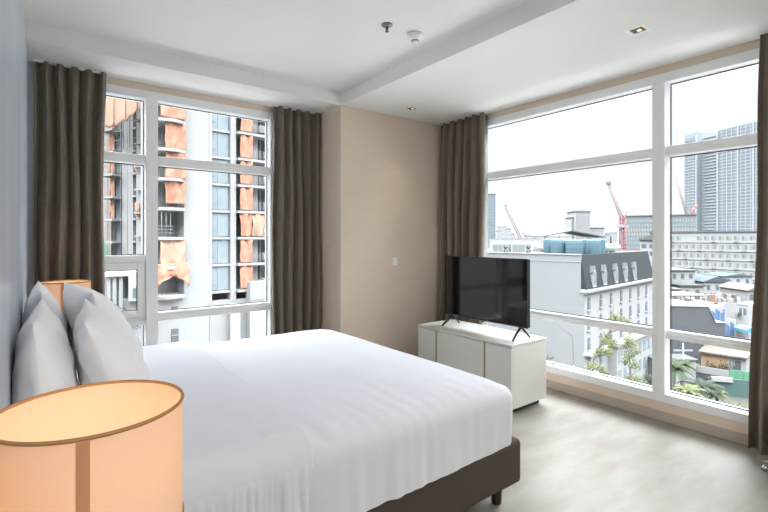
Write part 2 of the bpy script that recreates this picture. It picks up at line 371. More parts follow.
t = thing('smoke_detector', 'round white smoke detector on the ceiling beside the sprinkler', 'smoke detector', (2.10, 2.397, 2.82))
MB().lathe([(.030, -.046), (.050, -.030), (.055, -.012), (.056, 0)], n=36).build('housing', 'plastic', t)
MB().lathe([(.026, -.050), (.026, -.044)], n=28).build('vent_ring', 'black', t)
MB().lathe([(.008, -.062), (.020, -.060), (.024, -.0502)], n=24).build('sensor_cap', 'plastic', t)
t = thing('wall_switch', 'square white wall switch on the beige column', 'switch', (3.037, 3.80, 1.14))
bx('plate', 'plastic', (-.036, .036, -.009, 0, -.043, .043), t, bevel=.003)
bx('rocker', 'plastic', (-.028, .028, -.013, -.009, .003, .034), t, bevel=.002)
bx('rocker', 'plastic', (-.028, .028, -.013, -.009, -.034, -.003), t, bevel=.002)

# ================================================================== BED
bed = thing('bed', 'large double bed with white linen on a dark taupe upholstered base', 'bed', (0, 0, 0))
BX0, BX1, BY0, BY1 = -.058, 1.985, 1.445, 3.33
bx('base', 'bedbase', (BX0, 2.0, 1.44, 3.34, .12, .345), bed, bevel=.022, seg=4)
bx('mattress', 'linen', (BX0 + .01, 1.93, 1.49, 3.28, .345, .60), bed, bevel=.05, seg=4)
leg0 = MB().lathe([(.020, 0), (.026, .006), (.028, .05), (.033, .10), (.036, .118)], n=20).build('leg', 'wood', bed); leg0.location = (1.905, 1.53, .002)
for lx, ly in ((1.905, 3.25), (.05, 1.53), (.05, 3.25)):
    q = leg0.copy(); C.objects.link(q); q.location = (lx, ly, .002)
def rrect(x0, x1, y0, y1, r, n=400):
    segs = []; per = 0
    pts = []
    cs = [(x1 - r, y0 + r, -90), (x1 - r, y1 - r, 0), (x0 + r, y1 - r, 90), (x0 + r, y0 + r, 180)]
    raw = []
    for cx, cy, a in cs:
        for i in range(13):
            t_ = R(a + 90 * i / 12); raw.append(Vector((cx + r * math.cos(t_), cy + r * math.sin(t_), 0)))
    raw.append(raw[0]); L = [0]
    for i in range(1, len(raw)): L.append(L[-1] + (raw[i] - raw[i - 1]).length)
    j = 0
    for i in range(n):
        s_ = L[-1] * i / n
        while L[j + 1] < s_: j += 1
        f = (s_ - L[j]) / max(1e-9, L[j + 1] - L[j]); pts.append((raw[j].lerp(raw[j + 1], f), s_))
    return pts
def nz(x, y, z=0): return noise.noise(Vector((x, y, z)))
def duvet():
    n = 900; base = rrect(BX0 + .004, BX1 - .004, 1.435, 3.345, .085, n)
    cy = (1.435 + 3.345) / 2; hw = (3.345 - 1.435) / 2; cx0, cx1 = BX0 + hw, BX1 - hw
    TOP = .655; HEM = .335; RR = .10
    rows = []
    for i in range(7): rows.append((0, HEM + (TOP - RR - HEM) * i / 6, (6 - i) / 6))
    for i in range(1, 9):
        a = R(90 * i / 8); rows.append((RR * (1 - math.cos(a)), TOP - RR + RR * math.sin(a), 0))
    for i in range(1, 34): rows.append((RR + (hw - RR - .002) * i / 33, TOP, -1))
    vs_ = []
    for off, z, f in rows:
        for p, s_ in base:
            c = Vector((min(max(p.x, cx0), cx1), cy, 0)); d = c - p; L = d.length
            q = p + d * (off / hw)
            x, y, zz = q.x, q.y, z
            if f >= 0 and off < RR * .9:   # side folds
                amp = .020 * max(f, .25)
                fold = amp * (nz(s_ * 5.5, z * 1.3, 2.1) + (.7 if x < 1.35 else .35) * nz(s_ * 17, z * 2.0, 4.4))
                dn = -d.normalized(); x += dn.x * (fold - .004); y += dn.y * (fold - .004)
                zz += .004 * nz(s_ * 2.2, 3.0) * (f)
                # hem line lifts slightly near the foot corner
            near = max(0, 1 - (q.y - 1.43) / .55)
            zz += (.007 * nz(x * 1.6, y * 1.6, 1) + .0035 * nz(x * 6, y * 3.5, 7)) * (1 if f < 0 else .5)
            zz += .009 * near * nz(x * 15, y * 2.0, 3) if f <= 0 and off > .03 else 0
            # shallow diagonal crease on top
            cr = (y - 2.12) - .35 * (x - 1.30)
            if 1.0 < x < 1.75: zz += .007 * math.exp(-(cr / .035) ** 2) * math.sin((x - 1.0) / .75 * math.pi) * (1 if f < 0 else 0)
            dist = math.hypot((x - BX1) / 1.0, 0)
            if x > BX1 - .35 and off > .02: zz -= .022 * ((x - (BX1 - .35)) / .35) ** 2
            vs_.append((x, y, zz))
    fs = [(i * n + k_, i * n + (k_ + 1) % n, (i + 1) * n + (k_ + 1) % n, (i + 1) * n + k_) for i in range(len(rows) - 1) for k_ in range(n)]
    top = len(rows) - 1; fs.append(tuple(top * n + k_ for k_ in range(n)))
    return MB().add(vs_, fs, True)
duvet().build('duvet', 'linen', bed)
def turndown():
    x0, x1 = .33, .775
    Y0, Y1, TOP, HEM, RR = 1.424, 3.356, .684, .36, .10
    prof = []
    for i in range(9): prof.append((Y0, HEM + (TOP - RR - HEM) * i / 8, (8 - i) / 8))
    for i in range(1, 8): a = R(90 * i / 8); prof.append((Y0 + RR * (1 - math.cos(a)), TOP - RR + RR * math.sin(a), 0))
    for i in range(61): prof.append((Y0 + RR + (Y1 - Y0 - 2 * RR) * i / 60, TOP, -1))
    for i in range(1, 8): a = R(90 * i / 8); prof.append((Y1 - RR + RR * math.sin(a), TOP - RR + RR * math.cos(a), 0))
    for i in range(9): prof.append((Y1, TOP - RR - (TOP - RR - HEM) * i / 8, i / 8))
    def edge(y, z):   # turned-down edge wanders a little
        return x1 - .04 * max(0, (.655 - z) / .3) * (1 if y < 2 else 0) + .045 * ((y - 1.45) / 1.9) + .012 * nz(y * 2.2, z * 3, 5)
    def fn(u, v):
        k_ = v * (len(prof) - 1); i = min(int(k_), len(prof) - 2); fr = k_ - i
        a, b = prof[i], prof[i + 1]; y = a[0] * (1 - fr) + b[0] * fr; z = a[1] * (1 - fr) + b[1] * fr; f = a[2] * (1 - fr) + b[2] * fr
        xe = edge(y, z); x = x0 + (xe - x0) * min(u / .9, 1)
        th = 0
        if u > .9:
            t_ = (u - .9) / .1; th = -.028 * t_ ** 2; x += .005 * math.sin(t_ * math.pi / 2)
        if f >= 0 and f > .02:
            fold = .030 * (.35 + .65 * f) * (nz(x * 16, z * 1.6, 8.8) + .6 * nz(x * 38, z * 2, 1.8)); sgn = -1 if y < 2 else 1
            y += sgn * (abs(fold) + .002 + th)
        else:
            z += th
        z += .006 * nz(x * 2, y * 1.8, 9) + .003 * nz(x * 8, y * 4, 2) + (.006 * max(0, 1 - (y - 1.42) / .5) * nz(x * 16, y * 1.5, 6) if f < 0 else 0)
        return (x, y, z + .004)
    return MB().grid(fn, 90, 180)
turndown().build('turned_down_sheet', 'linen', bed, solid=.009)

def pillow_mesh(seed, W=.70, Hh=.50, T_=.20):
    n = 44; m = MB()
    def pt(u, v, side):
        s_ = math.sin(math.pi / 2 * (u * 2 - 1)); t_ = math.sin(math.pi / 2 * (v * 2 - 1))
        pin = 1 - .055 * (1 - t_ ** 2) * abs(s_) ** 3; pin2 = 1 - .07 * (1 - s_ ** 2) * abs(t_) ** 3
        x = s_ * W / 2 * pin; z = t_ * Hh / 2 * pin2
        th = T_ / 2 * ((1 - abs(s_) ** 2.6) * (1 - abs(t_) ** 2.4)) ** .55
        th *= 1 - .20 * t_                       # filling settles to the lower half
        th += (.010 * nz(s_ * 2.3 + seed, t_ * 2.3, side) + .006 * nz(s_ * 6 + seed, t_ * 4.5, side + 3)) * min(1, th / .03)
        # creases running in from the corners
        for sx_ in (-1, 1):
            for sz_ in (-1, 1):
                a = (s_ * sx_ - 1) - (t_ * sz_ - 1) * 1.1; dd = math.hypot(s_ * sx_ - 1, t_ * sz_ - 1)
                th += -.006 * math.exp(-(a / .16) ** 2) * math.exp(-((dd - .55) / .35) ** 2)
        return (x, side * th, z)
    for side in (1, -1):
        vs_ = [pt(i / n, j / n, side) for j in range(n + 1) for i in range(n + 1)]
        fs = []
        for j in range(n):
            for i in range(n):
                a = j * (n + 1) + i; q = (a, a + 1, a + n + 2, a + n + 1); fs.append(q if side == -1 else q[::-1])
        m.add(vs_, fs, True)
    return m
def pillow(label, cx, cy, cz, lean, yaw, seed, roll=0, **k):
    o = tag(pillow_mesh(seed, **k).build('pillow', 'pillowcase'), label, 'pillow', 'white pillows against the headboard')
    o.matrix_world = Matrix.Translation((cx, cy, cz)) @ Matrix.Rotation(R(90 + yaw), 4, 'Z') @ Matrix.Rotation(R(roll), 4, 'Y') @ Matrix.Rotation(R(lean), 4, 'X')
    q = MB()
    W_, H_ = k.get('W', .70) / 2, k.get('Hh', .50) / 2
    q.tube([(W_ * .96, .001, H_ * s_ * .93) for s_ in (-1, 1)], .0035, 6)
    return o
pillow('white pillow leaning on the headboard, on the side nearest the big lamp', .020, 1.92, .905, -5, -2, 1, T_=.17, W=.68)
pillow('white pillow leaning on the headboard, in front of the curtain and far lamp', .024, 2.70, .915, -5, 1, 7, T_=.175, W=.70)
pillow('white pillow in the front row, on the side nearest the big lamp', .220, 2.00, .895, -20, -4, 13, T_=.20, W=.66)
pillow('white pillow in the front row, in front of the far lamp, showing its folded corner', .245, 2.66, .915, -23, 6, 21, T_=.23, W=.70, Hh=.52)

# ================================================================== BEDSIDE LAMPS AND STANDS
def lamp(loc, label):
    t = thing('table_lamp', label, 'lamp', loc, 0, 'drum shaded bedside lamps')
    zb, zt, r_ = .32, .537, .1465
    m = MB()
    m.lathe([(r_, zb), (r_, zt)], n=72, cap=False)
    m.build('lamp_shade', 'shade', t)
    rg = MB()
    for z in (zt, zb): MB().tube([(r_ * math.cos(2 * math.pi * i / 72), r_ * math.sin(2 * math.pi * i / 72), z) for i in range(73)], .0032, 6, cap=False).build('rim', 'rim', t)
    sm = MB().grid(lambda u, v: ((r_ + .0012) * math.cos(R(SEAM + 7 * (u - .5))), (r_ + .0012) * math.sin(R(SEAM + 7 * (u - .5))), zb + .002 + (zt - zb - .006) * v), 6, 1)
    sm.build('seam', 'seam', t)
    MB().lathe([(0, 0), (.072, 0), (.075, .008), (.070, .018), (.012, .022), (.009, .03), (.009, .33), (.016, .335), (.016, .385), (.0, .386)], n=28).build('stand', 'black', t)
    sp = MB()
    for a in (0, 120, 240): sp.tube([(0, 0, .375), (r_ * .99 * math.cos(R(a + 20)), r_ * .99 * math.sin(R(a + 20)), zb + .003)], .0016, 5)
    sp.build('spider', 'steel', t)
    MB().lathe([(.0, .386), (.012, .388), (.022, .405), (.028, .43), (.024, .455), (.0, .468)], n=20).build('bulb', 'bulb', t)
    l = bpy.data.lights.new('bulb_light', 'POINT'); l.energy = LAMPW; l.color = (1, .82, .66); l.shadow_soft_size = .04
    lo_ = bpy.data.objects.new('bulb_light', l); C.objects.link(lo_); lo_.parent = t; lo_.location = (0, 0, .475)
    return t
LAMPW = .38
SEAM = math.degrees(math.atan2(-.956, -.072)) - 5
lamp((.076, .956, .55), 'large glowing cream drum lamp close to the camera, beside the bed')
lamp((.147, 3.83, .55), 'smaller-looking glowing cream drum lamp behind the pillows by the curtain')
def nightstand(y0, y1, label):
    t = thing('nightstand', label, 'nightstand', (.12, (y0 + y1) / 2, 0), 0, 'bedside nightstands'); h = (y1 - y0) / 2
    bx('body', 'cabinet', (-.17, .21, -h, h, .06, .53), t, bevel=.004)
    bx('top', 'cabinet', (-.175, .22, -h - .005, h + .005, .53, .55), t, bevel=.004)
    bx('plinth', 'bedbase', (-.16, .19, -h + .02, h - .02, 0, .06), t)
    for z in (.09, .31):
        d_ = bx('drawer', 'cabinet', (.212, .226, -h + .012, h - .012, z, z + .205), t, bevel=.003); bx('handle', 'brass', (.226, .236, -.07, .07, z + .17, z + .178), d_)
nightstand(.72, 1.22, 'white nightstand carrying the large near lamp')
nightstand(3.56, 4.02, 'white nightstand carrying the lamp by the curtain')

# ================================================================== SIDEBOARD AND TELEVISION
sb = thing('sideboard', 'low white lacquered sideboard beneath the television by the window', 'sideboard', (3.155, 2.745, 0))
SX0, SX1, SY0, SY1, SZ0, SZ1 = -.235, .235, -.545, .545, .05, .555
m = MB(); m.box(SX0 + .022, SX1, SY0, SY1, SZ0, SZ1 - .02)
m.build('body', 'cabinet', sb, bevel=.002)
bx('top', 'cabinet', (SX0, SX1 + .002, SY0 - .002, SY1 + .002, SZ1 - .018, SZ1), sb, bevel=.002)
bx('plinth', 'dark', (SX0 + .06, SX1 - .03, SY0 + .05, SY1 - .05, 0, SZ0), sb)
ys = [SY0, 2.468 - 2.745, 3.04 - 2.745, SY1]
for i in range(3):
    bx('door', 'cabinet', (SX0 + .001, SX0 + .021, ys[i] + (.008 if i else .001), ys[i + 1] - (.008 if i < 2 else .001), SZ0 + .004, SZ1 - .024), sb, bevel=.0015)
for y in ys[1:3]:
    bx('door_trim', 'brass', (SX0 - .003, SX0 + .020, y - .0055, y + .0055, SZ0 + .004, SZ1 - .022), sb)
tv = thing('television', 'flat black television on splayed feet, on the white sideboard', 'television', (3.15, 2.675, .555))
TY0, TY1, TZ0, TZ1 = -.465, .465, .10, .665
bx('back_cover', 'black', (.004, .035, TY0 + .002, TY1 - .002, TZ0 + .002, TZ1 - .002), tv, bevel=.006)
bz = MB()
bz.box(-.010, .004, TY0, TY1, TZ0, TZ0 + .014).box(-.010, .004, TY0, TY1, TZ1 - .006, TZ1).box(-.010, .004, TY0, TY0 + .006, TZ0 + .014, TZ1 - .006).box(-.010, .004, TY1 - .006, TY1, TZ0 + .014, TZ1 - .006)
bz.build('bezel', 'black', tv)
bx('screen', 'screen', (-.007, .004, TY0 + .006, TY1 - .006, TZ0 + .014, TZ1 - .006), tv)
bx('chrome_strip', 'steel', (-.012, -.010, TY0 + .01, TY1 - .01, TZ0 + .001, TZ0 + .004), tv)
bx('sensor', 'steel', (-.012, .004, -.012, .012, TZ0 - .012, TZ0), tv)
bx('back_bulge', 'black', (.035, .075, TY0 + .12, TY1 - .12, TZ0 + .04, TZ0 + .36), tv, bevel=.012)
for y in (TY0 + .075, TY1 - .075):
    f_ = MB()
    for dx in (-.115, .115):
        f_.tube([(.012, y, TZ0 + .004), (dx * .5 + .008, y, .055), (dx, y + (.012 if y > 0 else -.012), .0065)], [.011, .010, .008], 8)
    f_.build('foot', 'black', tv)
# ================================================================== DESK CHAIR (only its chrome foot is in view)
ch = thing('desk_chair', 'swivel chair whose chrome foot shows on the floor below the curtain', 'chair', (3.36, .51, 0))
st = MB()
for a in (73, 145, 217, 289, 1):
    dx, dy = math.cos(R(a)), math.sin(R(a)); st.tube([(dx * .02, dy * .02, .10), (dx * .15, dy * .15, .085), (dx * .275, dy * .275, .055)], [.02, .017, .014], 10)
st.lathe([(.03, .07), (.03, .13), (.022, .14), (.022, .40)], n=20)
st.build('star_base', 'chrome', ch)
for a in (73, 145, 217, 289, 1):
    dx, dy = math.cos(R(a)) * .275, math.sin(R(a)) * .275
    ca = MB(); ca.tube([(dx - .011, dy, .018), (dx + .011, dy, .018)], .017, 16).tube([(dx, dy, .026), (dx, dy, .055)], .006, 8); ca.build('caster', 'chrome', ch)
bx('seat', 'bedbase', (-.21, .21, -.22, .20, .40, .47), ch, bevel=.03, seg=4)
MB().tube([(0, -.19, .43), (0, -.235, .47), (0, -.24, .66)], .018, 10).build('back_support', 'chrome', ch)
bx('backrest', 'bedbase', (-.20, .20, -.245, -.205, .60, .92), ch, bevel=.02, seg=4)

# ================================================================== EXTERIOR
GZ = -22.0
struct(bx('terrain', 'ground', (-400, 900, 8, 1200, GZ - 1, GZ)))
struct(bx('bounce_ground_north', M['concrete'], (-30, 48, 6, 40, GZ - 1, GZ + .03))); struct(bx('bounce_ground_east', M['concrete'], (5, 48, -60, 6, GZ - 1, GZ + .03)))  # unseen pale ground added to bounce skylight up to the ceiling
SG = struct(bx('ground_slab', 'ground', (8, 900, -600, 8, GZ - 1, GZ)))
class Fac:
    """a building front running from picture column pA at depth dA to pB at dB; local x runs along the front, y goes away"""
    def __init__(s, name, label, cat, pA, dA, pB, dB, group=None, base=GZ):
        s.A = Vector(at(pA, dA)); s.B = Vector(at(pB, dB)); D = s.B - s.A; s.L = D.length; s.dir = D.normalized(); s.base = base
        s.root = thing(name, label, cat, (s.A.x, s.A.y, base), math.atan2(D.y, D.x), group)
        s.win = {}
    def u(s, px):
        dx, dy = at(px, 1); # ray (dx,dy)*t = A + dir*u
        den = dx * s.dir.y - dy * s.dir.x
        return (s.A.x * dy - s.A.y * dx) / -den if False else ((s.A.y * dx - s.A.x * dy) / (s.dir.x * dy - s.dir.y * dx))
    def d(s, px):
        p = s.A + s.dir * s.u(px); return p.x * s37 + p.y * c37
    def z(s, px, y): return zat(y, s.d(px)) - s.base
    def box(s, name, m, u0, u1, v0, v1, z0, z1, parent=None, **k): return MB().box(u0, u1, v0, v1, z0, z1).build(name, m, parent or s.root, **k)
    def pbox(s, name, m, p0, p1, y0, y1, v0, v1, parent=None, **k):   # by picture columns/rows measured on the front
        return s.box(name, m, s.u(p0), s.u(p1), v0, v1, s.z((p0 + p1) / 2, y1), s.z((p0 + p1) / 2, y0), parent, **k)
def windows(root, rects, m='windark', vface=0, name='window', frame=None, depth=.08, cap=100):
    """rects (u0,u1,z0,z1), every one a part of its own; past cap the rest is one part"""
    rest = MB()
    for i, (a, b, c, d) in enumerate(rects):
        if i < cap:
            q = MB().box(a, b, vface - depth, vface + .05, c, d).build(name, m, root)
            if frame: MB().box(a - .08, b + .08, vface - depth - .06, vface + .05, c - .12, c).box((a + b) / 2 - .04, (a + b) / 2 + .04, vface - depth - .03, vface, c, d).build('window_frame', frame, q)
        else: rest.box(a, b, vface - depth, vface + .05, c, d)
    if rest.v: o = rest.build(name + '_rows', m, root); o['kind'] = 'stuff'

# ---- white mansard building outside the long window
B = Fac('mansard_building', 'large white building with dormers in a grey mansard roof, outside the long window', 'building', 584.5, 60, 653, 79.0)
L = B.L; zc = B.z(586, 291.5); zt = zc + 4.85
body = MB().box(0, L, 0, 60, 0, zc + .3); body.box(-.0, L, .55, 60, zc, zt - .75)
body.build('wall', 'white', B.root)
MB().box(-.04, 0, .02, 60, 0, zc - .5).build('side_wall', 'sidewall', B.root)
pr = MB()
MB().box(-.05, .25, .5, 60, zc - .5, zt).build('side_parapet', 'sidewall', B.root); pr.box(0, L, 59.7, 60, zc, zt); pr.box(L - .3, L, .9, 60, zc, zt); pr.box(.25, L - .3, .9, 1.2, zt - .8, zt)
pr.build('parapet', 'white', B.root)
bnd = MB().box(-.12, -.05, .5, 60, zt - .95, zt - .85).box(-.18, .3, .45, 60, zt - .02, zt + .12); bnd.build('coping', 'ltgrey', B.root)
mr = MB(); mr.add([(.15, -.25, zc + .25), (L - .1, -.25, zc + .25), (L - .75, .62, zt + .02), (.15, .62, zt + .02), (.15, 1.0, zc + .25), (L - .1, 1.0, zc + .25), (L - .75, 1.0, zt + .02), (.15, 1.0, zt + .02)],
    [(0, 1, 2, 3), (5, 4, 7, 6), (0, 3, 7, 4), (1, 5, 6, 2), (3, 2, 6, 7), (0, 4, 5, 1)])
mr.build('mansard_roof', 'roofslate', B.root)
MB().box(-.35, L + .3, -.65, .4, zc - .12, zc + .25).box(-.2, L + .15, -.4, .3, zc - .35, zc - .12).build('cornice', 'white', B.root, bevel=.04)
for px in (592.7, 603.6, 615.0, 624.7, 633.8):
    u = B.u(px); z0 = zc + .45
    dm = MB().prism([(u - .5, z0), (u + .5, z0), (u + .5, z0 + 1.95), (u, z0 + 2.75), (u - .5, z0 + 1.95)], -.30, .5).build('dormer', 'white', B.root)
    MB().prism([(u - .36, z0 + .35), (u + .36, z0 + .35), (u + .36, z0 + 1.75), (u + .2, z0 + 2.05), (u, z0 + 2.15), (u - .2, z0 + 2.05), (u - .36, z0 + 1.75)], -.34, -.28).build('pane', 'win', dm)
    MB().prism([(u - .62, z0 + 1.9), (u, z0 + 2.78), (u + .62, z0 + 1.9), (u + .62, z0 + 2.0), (u, z0 + 2.9), (u - .62, z0 + 2.0)], -.36, .4).build('gable_trim', 'roofpale', dm)
ups = [B.u(p) for p in (588.8, 600.8, 610.9, 621.1, 630.2, 638.4, 646.3)]
z1 = zc - .75; rowh = 2.72
for r_ in range(6):
    for u in ups:
        zt_ = z1 - r_ * rowh; wd = .42
        arch = [(u - wd, zt_ - 1.75), (u + wd, zt_ - 1.75), (u + wd, zt_ - .35), (u + wd * .7, zt_ - .1), (u, zt_), (u - wd * .7, zt_ - .1), (u - wd, zt_ - .35)]
        q = MB().prism(arch, -.05, .08).build('window', 'windark', B.root)
        MB().box(u - .03, u + .03, -.09, -.05, zt_ - 1.75, zt_ - .05).box(u - wd, u + wd, -.09, -.05, zt_ - .75, zt_ - .68).box(u - wd - .15, u + wd + .15, -.22, .02, zt_ - 1.95, zt_ - 1.77).build('window_frame', 'white', q)
for r_ in (2, 4):
    zz = z1 - r_ * rowh - 2.25; MB().box(-.25, L + .2, -.45, .1, zz, zz + .3).box(.4, L, -.75, .1, zz - .15, zz).build('string_course', 'white', B.root)
for r_ in range(3, 6):
    zz = z1 - r_ * rowh
    for i in range(8):
        u = 8.5 + i * 2.1
        if u < L - 1: MB().box(u, u + 1.1, -1.25, -1.15, zz - 2.0, zz - .25).build('bay_window', 'bluewin', B.root)
MB().box(8, L, -1.2, 0, 0, z1 - 3 * rowh + .5).build('projecting_bay', 'white', B.root)
MB().box(7.6, L + .3, -1.6, 0, z1 - 3 * rowh + .5, z1 - 3 * rowh + .85).build('bay_ledge', 'white', B.root)
ROOF = GZ + zt - .75
# ---- things on that roof
def tank(px, d, dia, h, label, grp=True):
    x, y = at(px, d); r_ = dia / 2
    t = thing('water_tank', label, 'water tank', (x, y, ROOF), 0, 'blue rooftop water tanks')
    MB().lathe([(r_ * .98, 0), (r_, .1), (r_, h - .25), (r_ * .9, h - .08), (r_ * .3, h), (0.02, h + .02)], n=24).build('tank_body', 'tank', t)
    rb = MB()
    for k_ in (.25, .5, .75): rb.lathe([(r_ + .001, h * k_ - .06), (r_ + .04, h * k_), (r_ + .001, h * k_ + .06)], n=24, cap=False)
    rb.build('rib', 'tank', t)
    MB().lathe([(r_ * .28, h - .02), (r_ * .28, h + .12), (0.01, h + .16)], n=16).build('lid', 'teal', t)
for px, d, dia, lb in ((549.5, 82, 2.1, 'blue water tank at the television end of the tank row'), (558.5, 79, 2.5, 'blue water tank second from the television end, half overlapping its neighbour'),
        (574, 77, 2.75, 'widest blue water tank standing in the middle of the row'), (585.5, 80, 2.1, 'narrow blue water tank just past the widest one'),
        (593.5, 78, 2.4, 'blue water tank second from the dormer end of the row'), (600, 82, 1.8, 'small blue water tank at the dormer end of the row')):
    tank(px, d, dia, (256.5 - 241) * d / F + .1, lb)
def acunit(p0, p1, d, lb):
    x0, y0 = at(p0, d); x1, y1 = at(p1, d); L_ = math.hypot(x1 - x0, y1 - y0)
    t = thing('air_conditioner', lb, 'air conditioner', (x0, y0, ROOF), math.atan2(y1 - y0, x1 - x0), 'rooftop air conditioners'); h = 2.15
    bx('cabinet', 'offwhite', (0, L_, 0, 1.6, .1, h), t); bx('skid', 'grey', (0, L_, .1, 1.5, 0, .1), t)
    n = 2
    for i in range(n): bx('grille', 'slate', (L_ * (.08 + .30 * i), L_ * (.08 + .30 * i) + L_ * .26, -.06, 0, .4, h - .3), t)
    for z in (.6, 1.4):
        f_ = MB().tube([(L_ * .82, -.08, z + .1), (L_ * .82, 0, z + .1)], .38, 18).build('fan', 'dark', t)
        MB().tube([(L_ * .82, -.12, z + .1), (L_ * .82, -.07, z + .1)], .10, 10).build('hub', 'offwhite', f_)
acunit(492, 508.5, 80, 'white rooftop air conditioner just beside the corner curtain')
acunit(511, 532, 80, 'wider white rooftop air conditioner halfway between curtain and blue tanks')
x0, y0 = at(493, 88)
t = thing('rooftop_parapet_wall', 'long low white wall behind the rooftop air conditioners', 'wall', (*at(490, 90), ROOF), R(-YAW)); bx('wall', 'white', (0, 10, 0, .3, 0, 2.9), t)
bx('coping', 'offwhite', (-.1, 10.1, -.1, .4, 2.9, 3.0), t)
t = thing('duct', 'white ventilation pipes lying on the roof beside the blue tanks', 'duct', (*at(534, 84), ROOF), R(-YAW))
for k_ in range(3): MB().tube([(0, k_ * .5, 1.4 - .3 * k_), (1.2, k_ * .5, 1.2 - .25 * k_), (2.4, k_ * .5, .5)], .16, 10).build('pipe', 'offwhite', t)
t = thing('horizontal_tank', 'white horizontal rooftop tank near the red crane mast', 'water tank', (*at(604, 84), ROOF), R(-YAW))
MB().tube([(0, 0, 1.2), (.2, 0, 1.2), (2.7, 0, 1.2), (2.9, 0, 1.2)], [.5, .8, .8, .5], 20).build('tank_body', 'offwhite', t); MB().box(.4, .7, -.5, .5, 0, .6).box(2.2, 2.5, -.5, .5, 0, .6).build('cradle', 'grey', t)
bx('green_band', 'green', (.3, 1.5, -.83, -.8, .9, 1.15), t)
# shed with low gabled metal roof behind the tanks
Bs = Fac('roof_shed', 'long open shed with a low grey metal roof behind the blue tanks', 'shed', 543, 100, 604, 100, base=ROOF)
MB().prism([(0, 3.6), (Bs.L * .45, 4.75), (Bs.L, 3.3), (Bs.L, 3.15), (Bs.L * .45, 4.5), (0, 3.4)], -1, 8).build('metal_roof', 'roofpale', Bs.root)
for i in range(5): u = .4 + i * (Bs.L - .8) / 4; MB().box(u - .08, u + .08, 0, .16, 0, 3.5).build('post', 'grey', Bs.root)
MB().box(0, Bs.L, -.5, -.4, 3.2, 3.35).build('beam', 'slate', Bs.root)

def blockb(label, p0, d0, p1, d1, ytop, wallm, depth=25, rows=None, cols=None, wm_='win', name='apartment_building', cat='building', group=None, yb=None, wr=.55, hr=.5, cap=100, slabs=None, base=GZ, ztop=None):
    b = Fac(name, label, cat, p0, d0, p1, d1, group=group, base=base)
    zt_ = ztop if ztop is not None else b.z((p0 + p1) / 2, ytop)
    MB().box(0, b.L, 0, depth, 0, zt_).build('wall', wallm, b.root)
    MB().box(-.3, b.L + .3, -.3, depth, zt_, zt_ + .5).build('roof', 'roofpale', b.root)
    if rows:
        zb_ = b.z((p0 + p1) / 2, yb) if yb else 2; rh = (zt_ - .6 - zb_) / rows; cw = b.L / cols; rc = []
        for r_ in range(rows):
            for c_ in range(cols): rc.append((cw * (c_ + .5 - wr / 2), cw * (c_ + .5 + wr / 2), zt_ - .6 - rh * (r_ + .5 + hr / 2), zt_ - .6 - rh * (r_ + .5 - hr / 2)))
        windows(b.root, rc, wm_, cap=cap)
        if slabs:
            s_ = MB()
            for r_ in range(rows + 1): s_.box(-.1, b.L + .1, -.14, 0, zt_ - .6 - rh * r_ - .12, zt_ - .6 - rh * r_ + .12)
            s_.build('floor_slab', slabs, b.root)
    return b
# ---- skyline beyond the long window
b = blockb('tall teal glass tower beside the corner curtain', 488, 300, 495.5, 300, 194.5, 'teal', 20, 14, 3, 'towerglass', name='glass_tower', yb=240, wr=.7, hr=.45, slabs='towerslab')
b = blockb('pale white apartment tower on the skyline between the two cranes', 576, 250, 590, 250, 212, 'white', 12, 9, 5, 'grey', yb=238, slabs='white')
MB().box(1.5, b.L - 1.5, 3, 12, b.z(583, 212), b.z(583, 209.5)).build('plant_room', 'offwhite', b.root)
blockb('lower white wing stepping down from the pale apartment tower', 590, 255, 604, 255, 228.5, 'white', 12, 4, 5, 'grey', yb=240)
blockb('narrow white block on the tank side of the pale apartment tower', 571.5, 253, 576, 253, 218, 'white', 8, 7, 2, 'grey', yb=240)
rs = random.Random(4)
for i, (p0, p1, yt) in enumerate(((497, 501, 231), (501, 506, 227), (506, 511, 229), (511, 515, 234), (536, 541, 236), (541, 548, 235), (604, 610, 235), (612, 617, 233), (528, 534, 236))):
    lb = 'distant hazy pale block on the skyline ' + ['hugging the teal tower', 'with the taller roof just past the teal tower', 'just before the grey crane', 'under the grey crane boom', 'between the grey crane and the shed roof', 'over the shed roof end', 'just past the white apartment wing', 'just before the red crane mast', 'past the grey crane base'][i]
    blockb(lb, p0, 600, p1, 600, yt, 'ltgrey', 20, 3, 3, 'grey', yb=241, group='distant skyline blocks')
b = blockb('broad blue-grey office building with a checkered glass front behind the red crane', 622, 210, 696, 195, 216, 'slate', 25, None, None)
zt_ = b.z(640, 217); rc = []
for r_ in range(9):
    for c_ in range(26): 
        u = (c_ + .25 + .5 * ((r_ * 7 + c_ * 3) % 3 == 0) * .5) * b.L / 26; z_ = zt_ - 1.2 - r_ * 2.0; rc.append((u, u + b.L / 26 * .55, z_ - 1.35, z_))
rc.sort(key=lambda q: q[0]); windows(b.root, [q for i, q in enumerate(rc) if i % 3 != 1], 'bluewin'); windows(b.root, [q for i, q in enumerate(rc) if i % 3 == 1], 'offwhite', name='light_panel', cap=60)
b = blockb('small white two-storey house in front of the checkered office building', 640, 115, 664, 112, 240, 'white', 12, 2, 3, 'windark', yb=257, wr=.6)
MB().prism([(-.5, b.z(652, 240)), (b.L * .5, b.z(652, 234.5)), (b.L + .5, b.z(652, 240))], -.5, 12.5).build('gable_roof', 'roofpale', b.root)
